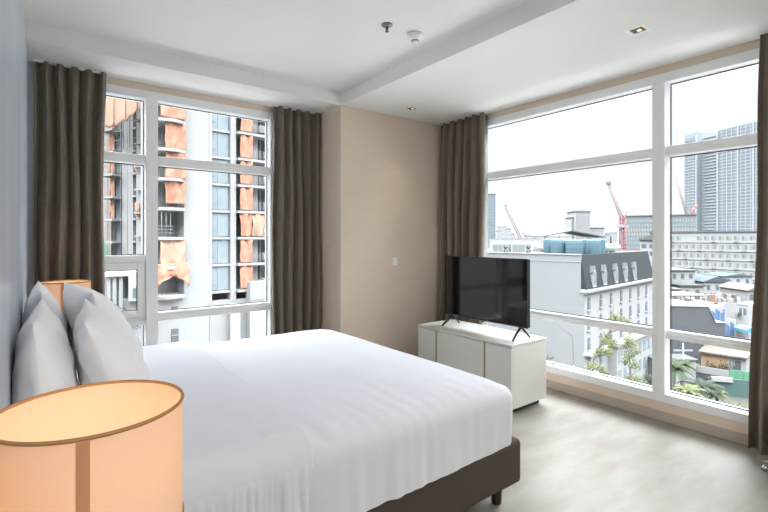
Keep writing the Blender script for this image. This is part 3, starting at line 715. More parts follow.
def lattice(mb, p0, p1, w_=.8, n=10, r_=.07):
    p0, p1 = Vector(p0), Vector(p1); d = (p1 - p0).normalized(); a = d.orthogonal().normalized(); b_ = d.cross(a); cs = [(a * sx_ + b_ * sy_) * w_ / 2 for sx_, sy_ in ((-1, -1), (1, -1), (1, 1), (-1, 1))]
    for c in cs: mb.tube([p0 + c, p1 + c * .7], r_, 5)
    for i in range(n):
        f0, f1 = i / n, (i + 1) / n
        for k_ in range(4): mb.tube([p0.lerp(p1, f0) + cs[k_], p0.lerp(p1, f1) + cs[(k_ + 1) % 4]], r_ * .7, 4)
def P3(px, y, d): x, y_ = at(px, d); return (x, y_, zat(y, d))
def rel(root, *ps): return [tuple(Vector(p) - Vector(root.location)) for p in ps]
# grey crane
t = thing('tower_crane', 'thin grey tower crane boom rising beside the teal tower', 'crane', (*at(521, 220), ROOF)); 
a, b_ = rel(t, P3(521, 240, 220), P3(505.5, 206, 220)); m = MB(); lattice(m, a, b_, 1.1, 16, .10); m.build('boom', 'cranegrey', t)
a, b_ = rel(t, P3(521, 240, 220), P3(521, 262, 220)); m = MB(); lattice(m, a, b_, 1.3, 6, .12); m.build('mast', 'cranegrey', t)
a, b_ = rel(t, P3(527, 237, 220), P3(521, 230, 220)); m = MB(); m.tube([a, b_], .2, 5); m.tube([rel(t, P3(521, 239, 220))[0], a], .3, 5); m.build('counter_jib', 'cranegrey', t)
m = MB(); m.lathe([(.5, 0), (.5, .6)], n=10); q = m.build('boom_head', 'slate', t); q.location = rel(t, P3(505.5, 206, 220))[0]
# red crane
D = 170
t = thing('tower_crane', 'crane with a red mast and pale boom in front of the checkered office building', 'crane', (*at(622.5, D), GZ))
a, b_ = rel(t, P3(622.5, 262, D), P3(622.5, 217, D)); m = MB(); lattice(m, a, b_, 1.7, 14, .18); m.build('mast', 'red', t)
a, b_ = rel(t, P3(623, 221, D), P3(608.5, 183, D)); m = MB(); lattice(m, a, b_, .9, 20, .09); m.build('boom', 'pinkish', t)
m = MB(); m.box(-2.6, 3.2, -1, 1, 0, .9); q = m.build('counterweight', 'offwhite', t); q.location = rel(t, P3(622, 227.5, D))[0]
m = MB(); m.box(-.7, .7, -.7, .7, -.5, .5); q = m.build('boom_head', 'slate', t); q.location = rel(t, P3(608.5, 183, D))[0]
a, b_, c_ = rel(t, P3(624, 219, D), P3(627, 212, D), P3(625, 209, D)); m = MB(); m.tube([a, b_, c_], .22, 5); m.build('a_frame', 'pinkish', t)
t = thing('red_barrier', 'red site barrier at the foot of the red crane', 'barrier', (*at(617, 150), GZ), R(-YAW))
for k_ in range(4): bx('panel', 'red', (k_ * 2.3, k_ * 2.3 + 2.2, 0, .3, zat(254, 150) - GZ, zat(250, 150) - GZ), t)
MB().box(0, 9, .1, .2, 0, zat(254, 150) - GZ).build('support', 'red', t)
# crane in the second pane
D = 300
t = thing('tower_crane', 'small red crane in front of the tall grey tower', 'crane', (*at(688, D), GZ))
a, b_ = rel(t, P3(688, 262, D), P3(688, 214, D)); m = MB(); lattice(m, a, b_, 2.6, 14, .3); m.build('mast', 'red', t)
a, b_ = rel(t, P3(687, 216, D), P3(675.5, 175, D)); m = MB(); lattice(m, a, b_, 1.0, 22, .12); m.build('boom', 'pinkish', t)
a, b_, c_ = rel(t, P3(687, 219, D), P3(697, 205, D), P3(699, 219, D)); m = MB(); lattice(m, a, b_, 1.0, 5, .25); m.build('jib', 'red', t)
m = MB(); m.box(-3.5, 5, -1, 1, -1.2, 1.2); q = m.build('counterweight', 'pinkish', t); q.location = rel(t, P3(690, 216, D))[0]

# ---- big grey residential tower
Bt = Fac('residential_tower', 'very tall blue-grey residential tower with rows of balconies, in the upper right pane', 'building', 684.5, 470, 790, 372)
uA, uB, uC = Bt.u(697), Bt.u(718), Bt.u(738.5); ztop = Bt.z(718, 130.8); zl = Bt.z(690, 134)
m = MB(); m.box(0, uA, 0, 30, 0, zl).box(uA, uB, 6, 30, 0, ztop - 3).box(uB, Bt.L, 0, 30, 0, ztop); m.build('wall', 'towerwall', Bt.root)
fl = 3.05; nfl = int((ztop) / fl)
sl = MB(); rc = []
for k_ in range(8, nfl):
    z_ = ztop - (nfl - k_) * fl * 1.0
    sl.box(uB + .2, Bt.L, -.35, 0, z_, z_ + .7); sl.box(-.2, uA - .4, -.35, 0, z_, z_ + .7)
    sl.box(uA + 3, uB - 3, 5.2, 6, z_, z_ + .7)
sl.build('balcony_slab', 'towerslab', Bt.root)
for k_ in range(nfl - 1, 7, -1):
    z_ = ztop - (nfl - k_) * fl
    cols = 14; cw = (Bt.L - uB) / cols
    for c_ in range(cols): rc.append((uB + cw * (c_ + .14), uB + cw * (c_ + .86), z_ + 1.0, z_ + 2.75))
    for c_ in range(3): rc.append((uA * (c_ + .15) / 3, uA * (c_ + .85) / 3, z_ + .9, z_ + 2.6))
windows(Bt.root, rc, 'towerglass')
fn_ = MB()
for u in (uB, uC, Bt.u(754), uA - .3): fn_.box(u - .6, u + .6, -1.1, .5, 0, ztop + 1.2)
for c_ in range(1, 14): u = uB + (Bt.L - uB) * c_ / 14; fn_.box(u - .3, u + .3, -.5, 0, 0, ztop)
fn_.build('pier', 'towerslab', Bt.root)
MB().box(uB + 1, Bt.L - 1, 2, 20, ztop, ztop + 2.2).box(1, uA - 1, 2, 18, zl, zl + 2).build('crown', 'towerslab', Bt.root)
# ---- long white hotel
Bh = Fac('hotel_building', 'long white slab building with rows of small windows below the grey tower', 'building', 650, 171, 800, 139)
zt_ = Bh.z(700, 232.5); MB().box(0, Bh.L, 0, 16, 0, zt_).build('wall', 'white', Bh.root); MB().box(-.2, Bh.L + .2, -.35, 16, zt_, zt_ + .4).build('roof', 'roofpale', Bh.root)
rc = []; nb = 20; cw = Bh.L / nb; fr = MB(); acs = []
for r_ in range(7):
    z_ = zt_ - 1.2 - r_ * 3.02
    fr.box(0, Bh.L, -.25, 0, z_ - 2.35, z_ - 1.55)
    for c_ in range(nb):
        if r_ == 0 and c_ in (5, 6): continue
        u = cw * (c_ + .2)
        rc.append((u, u + cw * .32, z_ - 1.45, z_ - .1)); rc.append((u + cw * .38, u + cw * .66, z_ - 1.45, z_ - .1))
        if (r_ * 5 + c_) % 3 == 0: acs.append((u + cw * .1, z_ - 1.9))
fr.build('balcony_band', 'white', Bh.root)
vis = [q for q in rc if Bh.u(664) < q[0] < Bh.u(764)]; windows(Bh.root, vis[::2], 'grey'); windows(Bh.root, vis[1::2], 'slate', name='dark_window')
for u, z_ in acs[:60]:
    if Bh.u(664) < u < Bh.u(764): MB().box(u, u + .9, -.6, -.26, z_ - .3, z_ + .2).build('condenser', 'grey', Bh.root)

# ---- low roofs between hotel and the plots below
def lowb(label, p0, p1, d, yt, wallm, roofm, depth=8, yb=None, name='low_building', over=.4, rh=.35, gable=0, cat='building', nwin=3, dd=0):
    b = Fac(name, label, cat, p0, d, p1, d + dd); zt_ = b.z((p0 + p1) / 2, yt)
    MB().box(0, b.L, 0, depth, 0, zt_).build('wall', wallm, b.root)
    if gable: MB().prism([(-over, zt_), (b.L + over, zt_), (b.L + over, zt_ + .15), (b.L / 2, zt_ + gable), (-over, zt_ + .15)], -over, depth + over).build('roof', roofm, b.root)
    else: MB().box(-over, b.L + over, -over, depth + over, zt_, zt_ + rh).build('roof', {'white': 'roofpale', 'ltgrey': 'roofpale'}.get(roofm, roofm), b.root)
    for i in range(nwin):
        u = b.L * (i + .5) / nwin; MB().box(u - .45, u + .45, -.06, .05, zt_ - 2.1, zt_ - .8).build('window', 'windark', b.root)
    return b
lowb('white flat-roofed house in front of the hotel, by the window mullion', 662, 695, 125, 271, 'white', 'white', 10, nwin=4)
lowb('white house with a dark flat roof beneath the hotel', 681, 703, 112, 286.5, 'offwhite', 'roofgrey', 9, nwin=2)
lowb('house with a pale blue metal roof below the hotel', 704, 731, 122, 282, 'ltgrey', 'roofblue', 12, gable=1.6)
lowb('second pale blue metal roof, half behind the curtain-side greenish roof', 728, 746, 128, 286, 'ltgrey', 'roofblue', 10, gable=1.2)
lowb('low house with a cream tiled roof beside the curtain', 748, 770, 108, 291, 'offwhite', 'beigeclutter', 9, gable=1.4)
lowb('grey-green roofed shed against the hotel', 724, 752, 135, 276.5, 'ltgrey', 'tealpaint', 8, gable=.8)
lowb('white stepped annex beside the mullion under the flat-roofed house', 660, 680, 108, 290, 'white', 'ltgrey', 8, nwin=2)
# canopy on steel posts
b = Fac('canopy', 'translucent white canopy roof on steel posts above the dark wall', 'canopy', 672, 97, 711, 97)
zt_ = b.z(690, 296); m = MB().prism([(0, zt_), (b.L, zt_), (b.L - .4, zt_ + .12), (.4, zt_ + .12)], 0, 8); m.build('canopy_roof', 'roofpale', b.root)
MB().box(-.2, b.L, 1, 7, 0, b.z(690, 309)).build('terrace', 'roofpale', b.root)
for i in range(7):
    u = .3 + (b.L - .6) * i / 6; MB().box(u - .06, u + .06, .2, .35, 0, zt_).build('post', 'cranegrey', b.root)
MB().box(0, b.L, .2, .3, b.z(690, 303), b.z(690, 302.5)).box(0, b.L, .2, .3, b.z(690, 306), b.z(690, 305.5)).build('railing', 'cranegrey', b.root)
# clutter of rooftop plants and boxes
rs = random.Random(9)
x_, y_ = at(714, 101)
b = Fac('flat_roof_house', 'cream flat-roofed house crowded with rooftop junk', 'building', 712, 100, 746, 100); zt_ = b.z(728, 303)
MB().box(0, b.L, 0, 9, 0, zt_).build('wall', 'offwhite', b.root)
for i in range(26):
    u = rs.uniform(.3, b.L - .8); v_ = rs.uniform(0, 7); s_ = rs.uniform(.4, 1.1)
    MB().box(u, u + s_, v_, v_ + s_, zt_, zt_ + rs.uniform(.5, 1.9)).build('rooftop_box', ['beigeclutter', 'grey', 'offwhite', 'terracotta', 'ltgrey'][i % 5], b.root, bevel=.08)
# ---- dark wall, painted fronts
Dk = 80
b = Fac('dark_building', 'windowless dark grey building with a sloping shoulder, behind the peach house', 'building', 655, Dk, 725, Dk)
z0 = b.z(690, 307); z_s = b.z(690, 323); u1, u2 = b.u(708), b.u(715.5)
MB().prism([(0, 0), (b.L, 0), (b.L, z_s), (u2, z_s), (u1, z0 + .0), (0, z0 + .2)], 0, 9).build('wall', 'dark', b.root)
MB().prism([(0, z0 + .2), (u1, z0), (u2, z_s), (b.L, z_s), (b.L, z_s + .14), (u2, z_s + .14), (u1, z0 + .16), (0, z0 + .36)], -.15, 9.1).build('coping', 'grey', b.root)
b = Fac('striped_shop', 'shop front painted in blue and white stripes beside the dark building', 'building', 706, 88, 736, 88)
zt_ = b.z(720, 308); MB().prism([(0, 0), (b.L, 0), (b.L, zt_ - 2.3), (b.L * .72, zt_ - 2.3), (b.L * .62, zt_ + .6), (.3, zt_)], 0, 7).build('wall', 'white', b.root)
for i in range(11):
    u = .5 + i * (b.L - .7) / 11; top_ = (zt_ - .2 if u < b.L * .6 else zt_ - 2.7) - (i % 3) * .35
    MB().box(u, u + .30 + .12 * (i % 2), -.07, 0, b.z(720, 341), top_).build('blue_stripe', 'blue', b.root)
for i in range(2): MB().lathe([(.0, 0), (.45, .05), (.0, .5)], b.L * (.45 + .0 * i), 1, 10).build('red_parasol', 'red', b.root).location.z = zt_ + .6
b = Fac('white_shophouse', 'tall narrow white shophouse with hanging plants on its wall', 'building', 736, 90, 748.5, 88)
zt_ = b.z(742, 303.5); MB().box(0, b.L, 0, 8, 0, zt_).build('wall', 'white', b.root); MB().box(0, b.L, -.1, 0, zt_ - .3, zt_).build('coping', 'offwhite', b.root)
for z_, u in ((b.z(742, 316), .6), (b.z(742, 330), .7)):
    m = MB()
    for i in range(60):
        a = rs.uniform(0, 6.28); r_ = rs.uniform(0, .75); p = Vector((u + r_ * math.cos(a) * .7, -.35 + rs.uniform(-.2, .2), z_ + r_ * math.sin(a))); q = .18
        m.add([p, p + Vector((q, 0, q * .4)), p + Vector((q * .2, .05, q))], [(0, 1, 2)])
    m.build('plant', 'leaf', b.root)
for u in (b.L * .25, b.L * .6): MB().box(u, u + .5, -.05, 0, zt_ - 2.2, zt_ - .9).build('window', 'windark', b.root)
b = Fac('terraced_houses', 'row of pale narrow houses between the white shophouse and the curtain', 'building', 748.5, 94, 775, 90)
for i in range(4): u = i * b.L / 4; MB().box(u, u + b.L / 4 - .15, .3 * (i % 2), 8, 0, b.z(755, 309 + 2 * (i % 3))).build('house', ['white', 'beigeclutter', 'offwhite', 'housepeach'][i], b.root)
for i in range(6): MB().box(.4 + i * .7, .65 + i * .7, -.1, 0, b.z(755, 326), b.z(755, 314)).build('window', 'windark', b.root)
b = Fac('market_awning', 'bright blue awning below the pale narrow houses', 'awning', 746, 84, 762, 84)
MB().prism([(0, b.z(750, 333)), (b.L, b.z(750, 333)), (b.L, b.z(750, 331)), (b.L * .4, b.z(750, 327)), (0, b.z(750, 330))], 0, 3).build('awning_cloth', 'brightblue', b.root)
for u in (.2, b.L / 2, b.L - .2): MB().box(u, u + .08, .1, .2, 0, b.z(750, 332)).build('post', 'grey', b.root)

# ---- peach house and green hoarding in the bottom right pane
b = Fac('peach_house', 'small peach house with a cream roof and potted creeper, above the green hoarding', 'building', 701, 74, 746, 70)
zf = b.z(720, 370); zt_ = b.z(720, 355); MB().box(0, b.u(728), 0, 5, zf, zt_).build('wall', 'housepeach', b.root); MB().box(b.u(728), b.L, 0, 5, zf, zt_).build('white_wall', 'offwhite', b.root)
MB().prism([(-.9, zt_ - .7), (-.3, zt_ + .25), (b.L + .3, zt_ + .25), (b.L + .3, zt_), (-.1, zt_)], -.6, 5.4).build('roof', 'beigeclutter', b.root)
MB().box(b.u(735), b.u(741), -.05, .02, zf, zt_ - .5).build('door', 'dark', b.root)
for p in (729.5, 732.5): MB().box(b.u(p), b.u(p + 1.6), -.06, .02, zf + .9, zt_ - .5).build('window', 'win', b.root)
MB().box(-.8, b.L + .3, -.8, 5, 0, zf).build('podium', 'slate', b.root); MB().box(-.9, b.u(730), -1.1, -.8, zf - .7, zf + .35).build('balcony_wall', 'offwhite', b.root)
MB().box(-.9, b.u(730), -1.0, -.8, zf - 1.6, zf - .7).build('dark_band', 'dark', b.root)
m = MB()
for i in range(160):
    p = Vector((rs.uniform(.6, 4.4), rs.uniform(-.75, -.2), zf + abs(rs.gauss(0, .55)))); m.add([p, p + Vector((.22, 0, .1)), p + Vector((.05, .1, .22))], [(0, 1, 2)])
m.build('creeper', 'leaf', b.root)
b = Fac('green_hoarding', 'bright green hoarding beside the peach house', 'hoarding', 730, 68.5, 772, 66)
for i in range(6): MB().box(i * b.L / 6, (i + 1) * b.L / 6 - .03, 0, .12, b.z(742, 382), b.z(742, 371)).build('panel', 'green', b.root)
MB().box(0, b.L, .12, .3, 0, b.z(742, 372)).build('support', 'grey', b.root)
b = Fac('teal_wall', 'long faded teal wall below the green hoarding', 'wall', 708, 68, 775, 65.4)
MB().box(0, b.L, 0, .25, 0, b.z(735, 379.5)).build('wall', 'tealpaint', b.root); MB().box(b.u(711), b.u(732), -.4, .2, b.z(720, 381), b.z(720, 377)).build('white_canopy', 'white', b.root)

# ---- vegetation
def leaves(m, c, n, rad, size, rnd, flat=.7, up=0):
    c = Vector(c)
    for _ in range(n):
        d = Vector((rnd.gauss(0, 1), rnd.gauss(0, 1), rnd.gauss(0, flat))); d = d.normalized() * rad * rnd.random() ** .5; p = c + d
        a = Vector((rnd.uniform(-1, 1), rnd.uniform(-1, 1), rnd.uniform(-.7, .7))).normalized(); b_ = a.orthogonal().normalized(); s_ = size * rnd.uniform(.6, 1.2)
        m.add([p, p + a * s_ * .5 + b_ * s_ * .28, p + a * s_, p + a * s_ * .5 - b_ * s_ * .28], [(0, 1, 2, 3)])
def slender_tree(label, pts, d, leafpts, nleaf, size, rnd, m_='leafyellow', r0=.085, group=None):
    P = [Vector(P3(px, y, d + dd)) for px, y, dd in pts]; base = Vector((P[0].x - .3, P[0].y, GZ))
    t = thing('slender_tree', label, 'tree', base, 0, group)
    path = [Vector((0, 0, 0)), Vector((0, 0, (P[0].z - GZ) * .55))] + [p - base for p in P]; n = len(path)
    MB().tube(path, [r0 * (1.6 if i < 2 else 1) * (1 - .8 * max(0, i - 1) / n) for i in range(n)], 8).build('trunk', 'bark', t)
    m = MB(); bm = MB()
    for px, y, rr in leafpts:
        c = Vector(P3(px, y, d + rnd.uniform(-.8, .8))) - base; leaves(m, c, int(nleaf * rr * 1.7), rr * .85, size, rnd)
        near = min(path[2:], key=lambda q: (q - c).length); bm.tube([near, near.lerp(c, .6) + Vector((0, 0, -.1)), c], [.035, .022, .012], 5)
    bm.build('branch', 'bark', t); m.build('foliage', m_, t)
rv = random.Random(21)
slender_tree('slender leaning tree with yellow-green leaves in front of the mansard building', [(578, 402, 0), (584, 384, 0), (592, 362, .2), (602, 342, .1), (610, 331, 0), (612.5, 318, 0), (613.5, 303, 0)], 20,
    [(616, 318, .30), (622, 321, .32), (628, 323, .20), (611, 326, .26), (606, 340, .36), (612, 343, .30), (600, 352, .30), (594, 366, .36), (588, 374, .4), (597, 382, .42), (604, 372, .3), (608, 352, .25), (618, 328, .2)], 210, .13, rv)
slender_tree('upright young tree with hanging lime leaves beside the window mullion', [(632, 404, 0), (631, 388, 0), (630, 365, 0), (628.5, 348, 0), (627, 338, 0)], 21,
    [(628, 340, .3), (624, 346, .28), (632, 345, .3), (636, 352, .25), (629, 356, .36), (634, 366, .3), (626, 362, .2), (631, 378, .32), (638, 381, .36), (628, 390, .3), (641, 392, .3)], 200, .12, rv, r0=.055)
slender_tree('small leafy shoot beside the sideboard outside the long window', [(548, 384, 0), (546, 370, 0), (545, 358, 0)], 20, [(548, 360, .28), (551, 366, .3), (552, 374, .34), (547, 372, .2)], 90, .12, rv, 'leaf', r0=.05)
slender_tree('bare forked sapling against the blank white wall', [(574, 388, 0), (573.5, 365, 0), (573, 345, 0), (572, 336, 0), (560, 327, 0), (552, 320, 0)], 20, [(577, 377, .22), (572, 384, .25)], 110, .10, rv, 'leaf', r0=.03)
slender_tree('low grey-green bush at the foot of the mansard building front', [(600, 398, 0), (606, 386, 0)], 24, [(600, 386, .5), (612, 388, .5), (622, 392, .5), (590, 384, .4), (643, 386, .4), (650, 378, .4)], 190, .14, rv, 'leafdark', r0=.08)
def palm(label, px, ytop, d, spread, nfr, rnd, m_='leaf', lean=0):
    x, y = at(px, d); z_ = zat(ytop, d); t = thing('palm_tree', label, 'palm tree', (x, y, GZ), 0, 'palms in the garden below'); h = z_ - GZ
    MB().tube([(0, 0, 0), (lean * .4, 0, h * .5), (lean, 0, h)], [.28, .2, .16], 8).build('trunk', 'bark', t)
    m = MB()
    for i in range(nfr):
        a = 2 * math.pi * i / nfr + rnd.uniform(-.2, .2); el = rnd.uniform(.1, 1.1); Lf = spread * rnd.uniform(.8, 1.15); pts = []
        for k_ in range(9):
            s_ = k_ / 8; r_ = Lf * s_ * math.cos(el * (1 - .3 * s_)); zz = Lf * (math.sin(el) * s_ - .5 * s_ ** 2.2); pts.append(Vector((lean + r_ * math.cos(a), r_ * math.sin(a), h + zz)))
        m.tube(pts, [.03 * (1 - .7 * k_ / 8) for k_ in range(9)], 4)
        side = Vector((-math.sin(a), math.cos(a), 0))
        for k_ in range(16):
            s_ = .12 + .88 * k_ / 16; f_ = s_ * 8; i0 = min(int(f_), 7); p = pts[i0].lerp(pts[i0 + 1], f_ - i0); tang = (pts[i0 + 1] - pts[i0]).normalized(); ll = spread * .34 * (1 - .55 * s_)
            for sg in (-1, 1):
                q = p + side * sg * ll + tang * ll * .7 + Vector((0, 0, -ll * .35)); wv_ = tang * .07; m.add([p - wv_, p + wv_, q], [(0, 1, 2)])
    m.build('fronds', m_, t)
palm('feathery green palm clump next to the window mullion', 674, 369, 52, 2.3, 18, rv, 'leaf')
palm('taller feathery palm behind the clump next to the mullion', 682, 366, 55, 2.0, 16, rv, 'leaf')
palm('broad spiky green palm in the middle of the garden below', 702, 388, 50, 2.4, 22, rv, 'leafdark')
palm('low yellow-green palm under the broad spiky one', 688, 392, 48, 1.8, 16, rv, 'leafyellow')
palm('small pale palm at the curtain side of the broad spiky one', 717, 395, 50, 1.3, 12, rv, 'leafyellow')
t = thing('utility_pole', 'concrete utility pole with wires in front of the dark building', 'utility pole', (*at(683, 66), GZ), R(-YAW)); zz = zat(343, 66) - GZ
MB().tube([(0, 0, 0), (0, 0, zz)], [.16, .11], 8).build('pole', 'grey', t); MB().box(-1.4, 1.4, -.08, .08, zz - 1.2, zz - 1.0).box(-1, 1, -.08, .08, zz - 2.4, zz - 2.2).build('crossarm', 'grey', t)
t = thing('white_shed', 'low white wall and shed roof behind the palms', 'shed', (*at(655, 72), GZ), R(-YAW)); bx('wall', 'offwhite', (0, 6.5, 0, 3, 0, zat(360, 72) - GZ), t); bx('roof', 'roofpale', (-.2, 6.7, -.3, 3.3, zat(360, 72) - GZ, zat(359, 72) - GZ), t)
m = MB()
for i in range(900):
    px, d = rv.uniform(700, 765), rv.uniform(56, 63.5); x, y = at(px, d)
    if abs((px - 730) * .5 + (d - 62) * 3) > 9: continue
    leaves(m, (x, y, GZ + .2), 3, .35, .3, rv)
tag(m.build('weeds', 'leafyellow'), 'yellow-green weeds growing over the paved yard below', 'weeds', kind='stuff')

# ================================================================== EXTERIOR BEYOND THE BEDSIDE WINDOW
Bc = Fac('construction_tower', 'white concrete tower under construction with orange netting, facing the bedside window', 'building', 156, 47, 292, 57.8)
sl_z = [1.55 + 3.05 * k_ - GZ for k_ in range(-2, 9)]; TOPZ = sl_z[-1]; Lc = Bc.L
U = Bc.u; u183, u207, u210, u229, u235, u250 = U(183), U(208), U(209.5), U(229.5), U(235), U(250)
podz = sl_z[0]
MB().box(-.2, Lc, 2.2, 5, 0, TOPZ).build('core_wall', 'ltgrey', Bc.root)
MB().box(u183, u207, -.3, 2.2, 0, TOPZ + 2).build('blank_wall', 'white', Bc.root)
MB().box(u229, u235, -.3, 2.2, podz - 1.2, TOPZ).box(u207, u210 + .15, -.35, 2.2, podz - 1.2, TOPZ).build('pier', 'white', Bc.root)
for i, z_ in enumerate(sl_z):      # rounded balcony slabs on the corner, flat slabs elsewhere
    n = 8; pts = [(-.3, 2.2), (-.45, .4)] + [(-.2 + (u183 + .1) * k_ / n, -1.0 - .55 * math.sin(math.pi * k_ / n)) for k_ in range(n + 1)] + [(u183, 2.2)]
    m = MB(); k2 = len(pts); m.add([(a, b_, z_ - .32) for a, b_ in pts] + [(a, b_, z_) for a, b_ in pts], [tuple(range(k2))[::-1], tuple(range(k2, 2 * k2))] + [(q, (q + 1) % k2, k2 + (q + 1) % k2, k2 + q) for q in range(k2)])
    m.build('balcony_slab', 'white', Bc.root)
    MB().box(u210, u229, -.15, 2.2, z_ - .28, z_ + .0).build('sill', 'white', Bc.root)
    MB().box(u235, Lc, -.85, 2.2, z_ - .28, z_).build('balcony_slab', 'white', Bc.root)
rc = random.Random(5)
for i, z_ in enumerate(sl_z[:-1]):
    if i >= 1 or True:
        q = MB().box(u210 + .2, u229 - .1, .05, .14, z_ + .05, z_ + 2.7).build('window', 'bluewin', Bc.root)
        mm = MB().box(u210 + .2 + (u229 - u210) * .32, u210 + .26 + (u229 - u210) * .32, -.02, .06, z_ + .05, z_ + 2.7).box(u210 + .2, u210 + (u229 - u210) * .34, -.02, .06, z_ + .8, z_ + .86)
        mm.build('window_frame', 'white', q)
def net(fac, u0, u1, v_, z0, z1, m_, seed, name='orange_netting', swag=.0):
    r2 = random.Random(seed); ph = r2.uniform(0, 9)
    def fn(a, b_):
        u = u0 + (u1 - u0) * a; z_ = z0 + (z1 - z0) * b_
        if b_ < .01 + .5 and swag: z_ += swag * (.5 - b_) * 2 * (math.sin(a * math.pi) * 1.0 + .25 * nz(a * 4, ph))
        return (u + .12 * nz(a * 2, b_ * 3, ph), v_ - .18 * nz(a * 6 + ph, b_ * 2.5, 1) - .12 * math.sin(a * 9 + ph + b_ * 2), z_)
    return MB().grid(fn, 22, 16).build(name, m_, fac.root if hasattr(fac, 'root') else fac, solid=.03)
# orange net on the corner bays (index of slab below): 0..9
for i, z_ in enumerate(sl_z[:-1]):
    zt2 = z_ + 2.72
    if i in (1, 6, 7):  net(Bc, .1, u183 - .1, -1.15, z_ + .1, zt2 + .2, 'orangelight' if i % 2 else 'orange', i)
    elif i in (3, 4, 5): net(Bc, u183 * .22, u183 - .05, -1.05, z_ + (.4 if i == 3 else 0), zt2, 'orange', i + 20); 
    elif i == 0: net(Bc, -.3, u183 + .15, -1.45, z_ + .9, z_ + 3.35, 'orange', 31, swag=1.1)
    elif i == 8: net(Bc, .1, u183 - .1, -1.1, z_, zt2, 'orange', 44)
    MB().box(-.1, u183, 1.9, 2.25, z_, zt2).build('back_wall', 'slate' if i in (2,) else 'grey', Bc.root)
    rl = MB(); V_ = -.9 if i == 2 else .5
    for k_ in range(3): rl.tube([(-.3, V_, z_ + .4 + .35 * k_), (u183 * .5, V_ - .3, z_ + .4 + .35 * k_)], .03, 5)
    for k_ in range(4): rl.tube([(-.2 + k_ * u183 * .16, V_ - .2, z_), (-.2 + k_ * u183 * .16, V_ - .2, z_ + 2.7)], .035, 5)
    rl.build('scaffold_rail', 'cranegrey', Bc.root)
    # second net column
    if i >= 0: net(Bc, u235 + .35, u250 - .05, -.7, z_ + .05, zt2, 'orange', i + 60)
    if i == 2: net(Bc, u250 - .05, U(262), -.75, z_ + .05, zt2, 'orangelight', 90)
    MB().box(u235, u250, 1.6, 2.25, z_, zt2).build('back_wall', 'slate', Bc.root)
    MB().box(u250 + .1, u250 + 1.2, .4, .9, z_, zt2).build('panel', 'white', Bc.root)
    MB().box(u250 + 1.2, Lc, 1.2, 1.3, z_, zt2).build('window', 'windark' if i % 2 else 'win', Bc.root)
    for k_ in range(3): MB().box(u250 + 1.7 + k_ * 1.35, u250 + 1.85 + k_ * 1.35, .9, 1.2, z_, zt2).build('mullion', 'ltgrey', Bc.root)
    rl = MB()
    for k_ in range(4): rl.tube([(u250 + .2, -.75, z_ + .3 + .25 * k_), (Lc, -.75, z_ + .3 + .25 * k_)], .02, 4)
    for k_ in range(9): rl.tube([(u250 + .2 + k_ * .62, -.75, z_), (u250 + .2 + k_ * .62, -.75, z_ + 1.05)], .02, 4)
    rl.build('railing', 'cranegrey', Bc.root)
    ax = u250 + .9 + rc.uniform(0, .8); MB().box(ax, ax + 1.15, -.65, -.1, z_ + .3, z_ + 1.15).box(ax + 1.3, ax + 2.1, -.6, -.05, z_ + .1, z_ + 1.35).build('condenser', 'offwhite', Bc.root, bevel=.05)
# lower podium
MB().box(-.3, u183, -.6, 2.2, 0, podz - .32).build('podium_wall', 'white', Bc.root)
MB().box(u183 - .02, u207 + .02, -.42, -.3, 0, sl_z[1] - .1).build('screen_panel', 'ltgrey', Bc.root)
MB().box(u207, Lc, -.5, 2.2, 0, podz - 1.1).build('podium_wall', 'offwhite', Bc.root)
MB().box(U(244), Lc, -1.6, -.5, 0, podz + .9).build('hoarding', 'ltgrey', Bc.root); MB().box(U(244) - .05, Lc, -1.7, -1.6, podz - 1.2, podz + .9).build('hoarding_panel', 'offwhite', Bc.root)
MB().box(U(226), U(236), -1.2, -.5, 0, podz - 1.5).build('podium_pier', 'white', Bc.root)
MB().box(U(169.5), U(176), -.68, -.58, Bc.z(172, 311.5), Bc.z(172, 306)).build('window', 'windark', Bc.root)
q = MB().box(U(169.5), U(176.5), -.68, -.58, Bc.z(172, 342), Bc.z(172, 328)).build('window', 'windark', Bc.root)
MB().box(U(169), U(177), -.75, -.6, Bc.z(172, 334.8), Bc.z(172, 334)).build('window_frame', 'white', q)

# ---- second wing further left
Bw = Fac('construction_wing', 'scaffolded concrete wing under construction, seen in the narrow pane by the curtain', 'building', 92, 66, 158, 60)
U = Bw.u; wz = [1.0 + 3.1 * k_ - GZ for k_ in range(-2, 9)]; Lw = Bw.L
MB().box(0, Lw, 1.8, 14, 0, wz[-1]).build('core_wall', 'ltgrey', Bw.root)
MB().box(U(122), U(133), 0, 1.8, 0, wz[-1]).box(U(137.5), Lw, -.2, 1.8, 0, wz[-1]).build('blank_wall', 'white', Bw.root)
MB().box(0, U(108.5), .4, 1.8, 0, wz[-1]).build('mesh_screen', 'net', Bw.root)
for i, z_ in enumerate(wz[:-1]):
    MB().box(U(109), U(122), -1.4, 1.8, z_ - .3, z_).build('balcony_slab', 'white', Bw.root)
    MB().box(U(118.5), U(122), .5, .6, z_, z_ + 2.7).build('window', 'win', Bw.root)
    MB().box(U(109.5), U(114), 1.0, 1.1, z_, z_ + 2.7).build('window', 'bluewin', Bw.root)
    MB().box(U(133.3), U(137), .8, .9, z_ + .2, z_ + 2.5).build('window', 'windark', Bw.root); MB().box(U(133), U(137.5), -.3, 1.8, z_ - .2, z_ + .05).build('sill', 'white', Bw.root)
    if i > 2: net(Bw, U(114), U(118), -.6, z_, z_ + 2.8, 'orange', 100 + i)
    if i in (3, 5): net(Bw, U(139), U(144), -.6, z_ + .2, z_ + 2.1, 'orangelight', 130 + i)
    MB().box(U(140), Lw, -.9, -.2, z_ + .6, z_ + .8).build('ledge', 'white', Bw.root)
sc = MB()
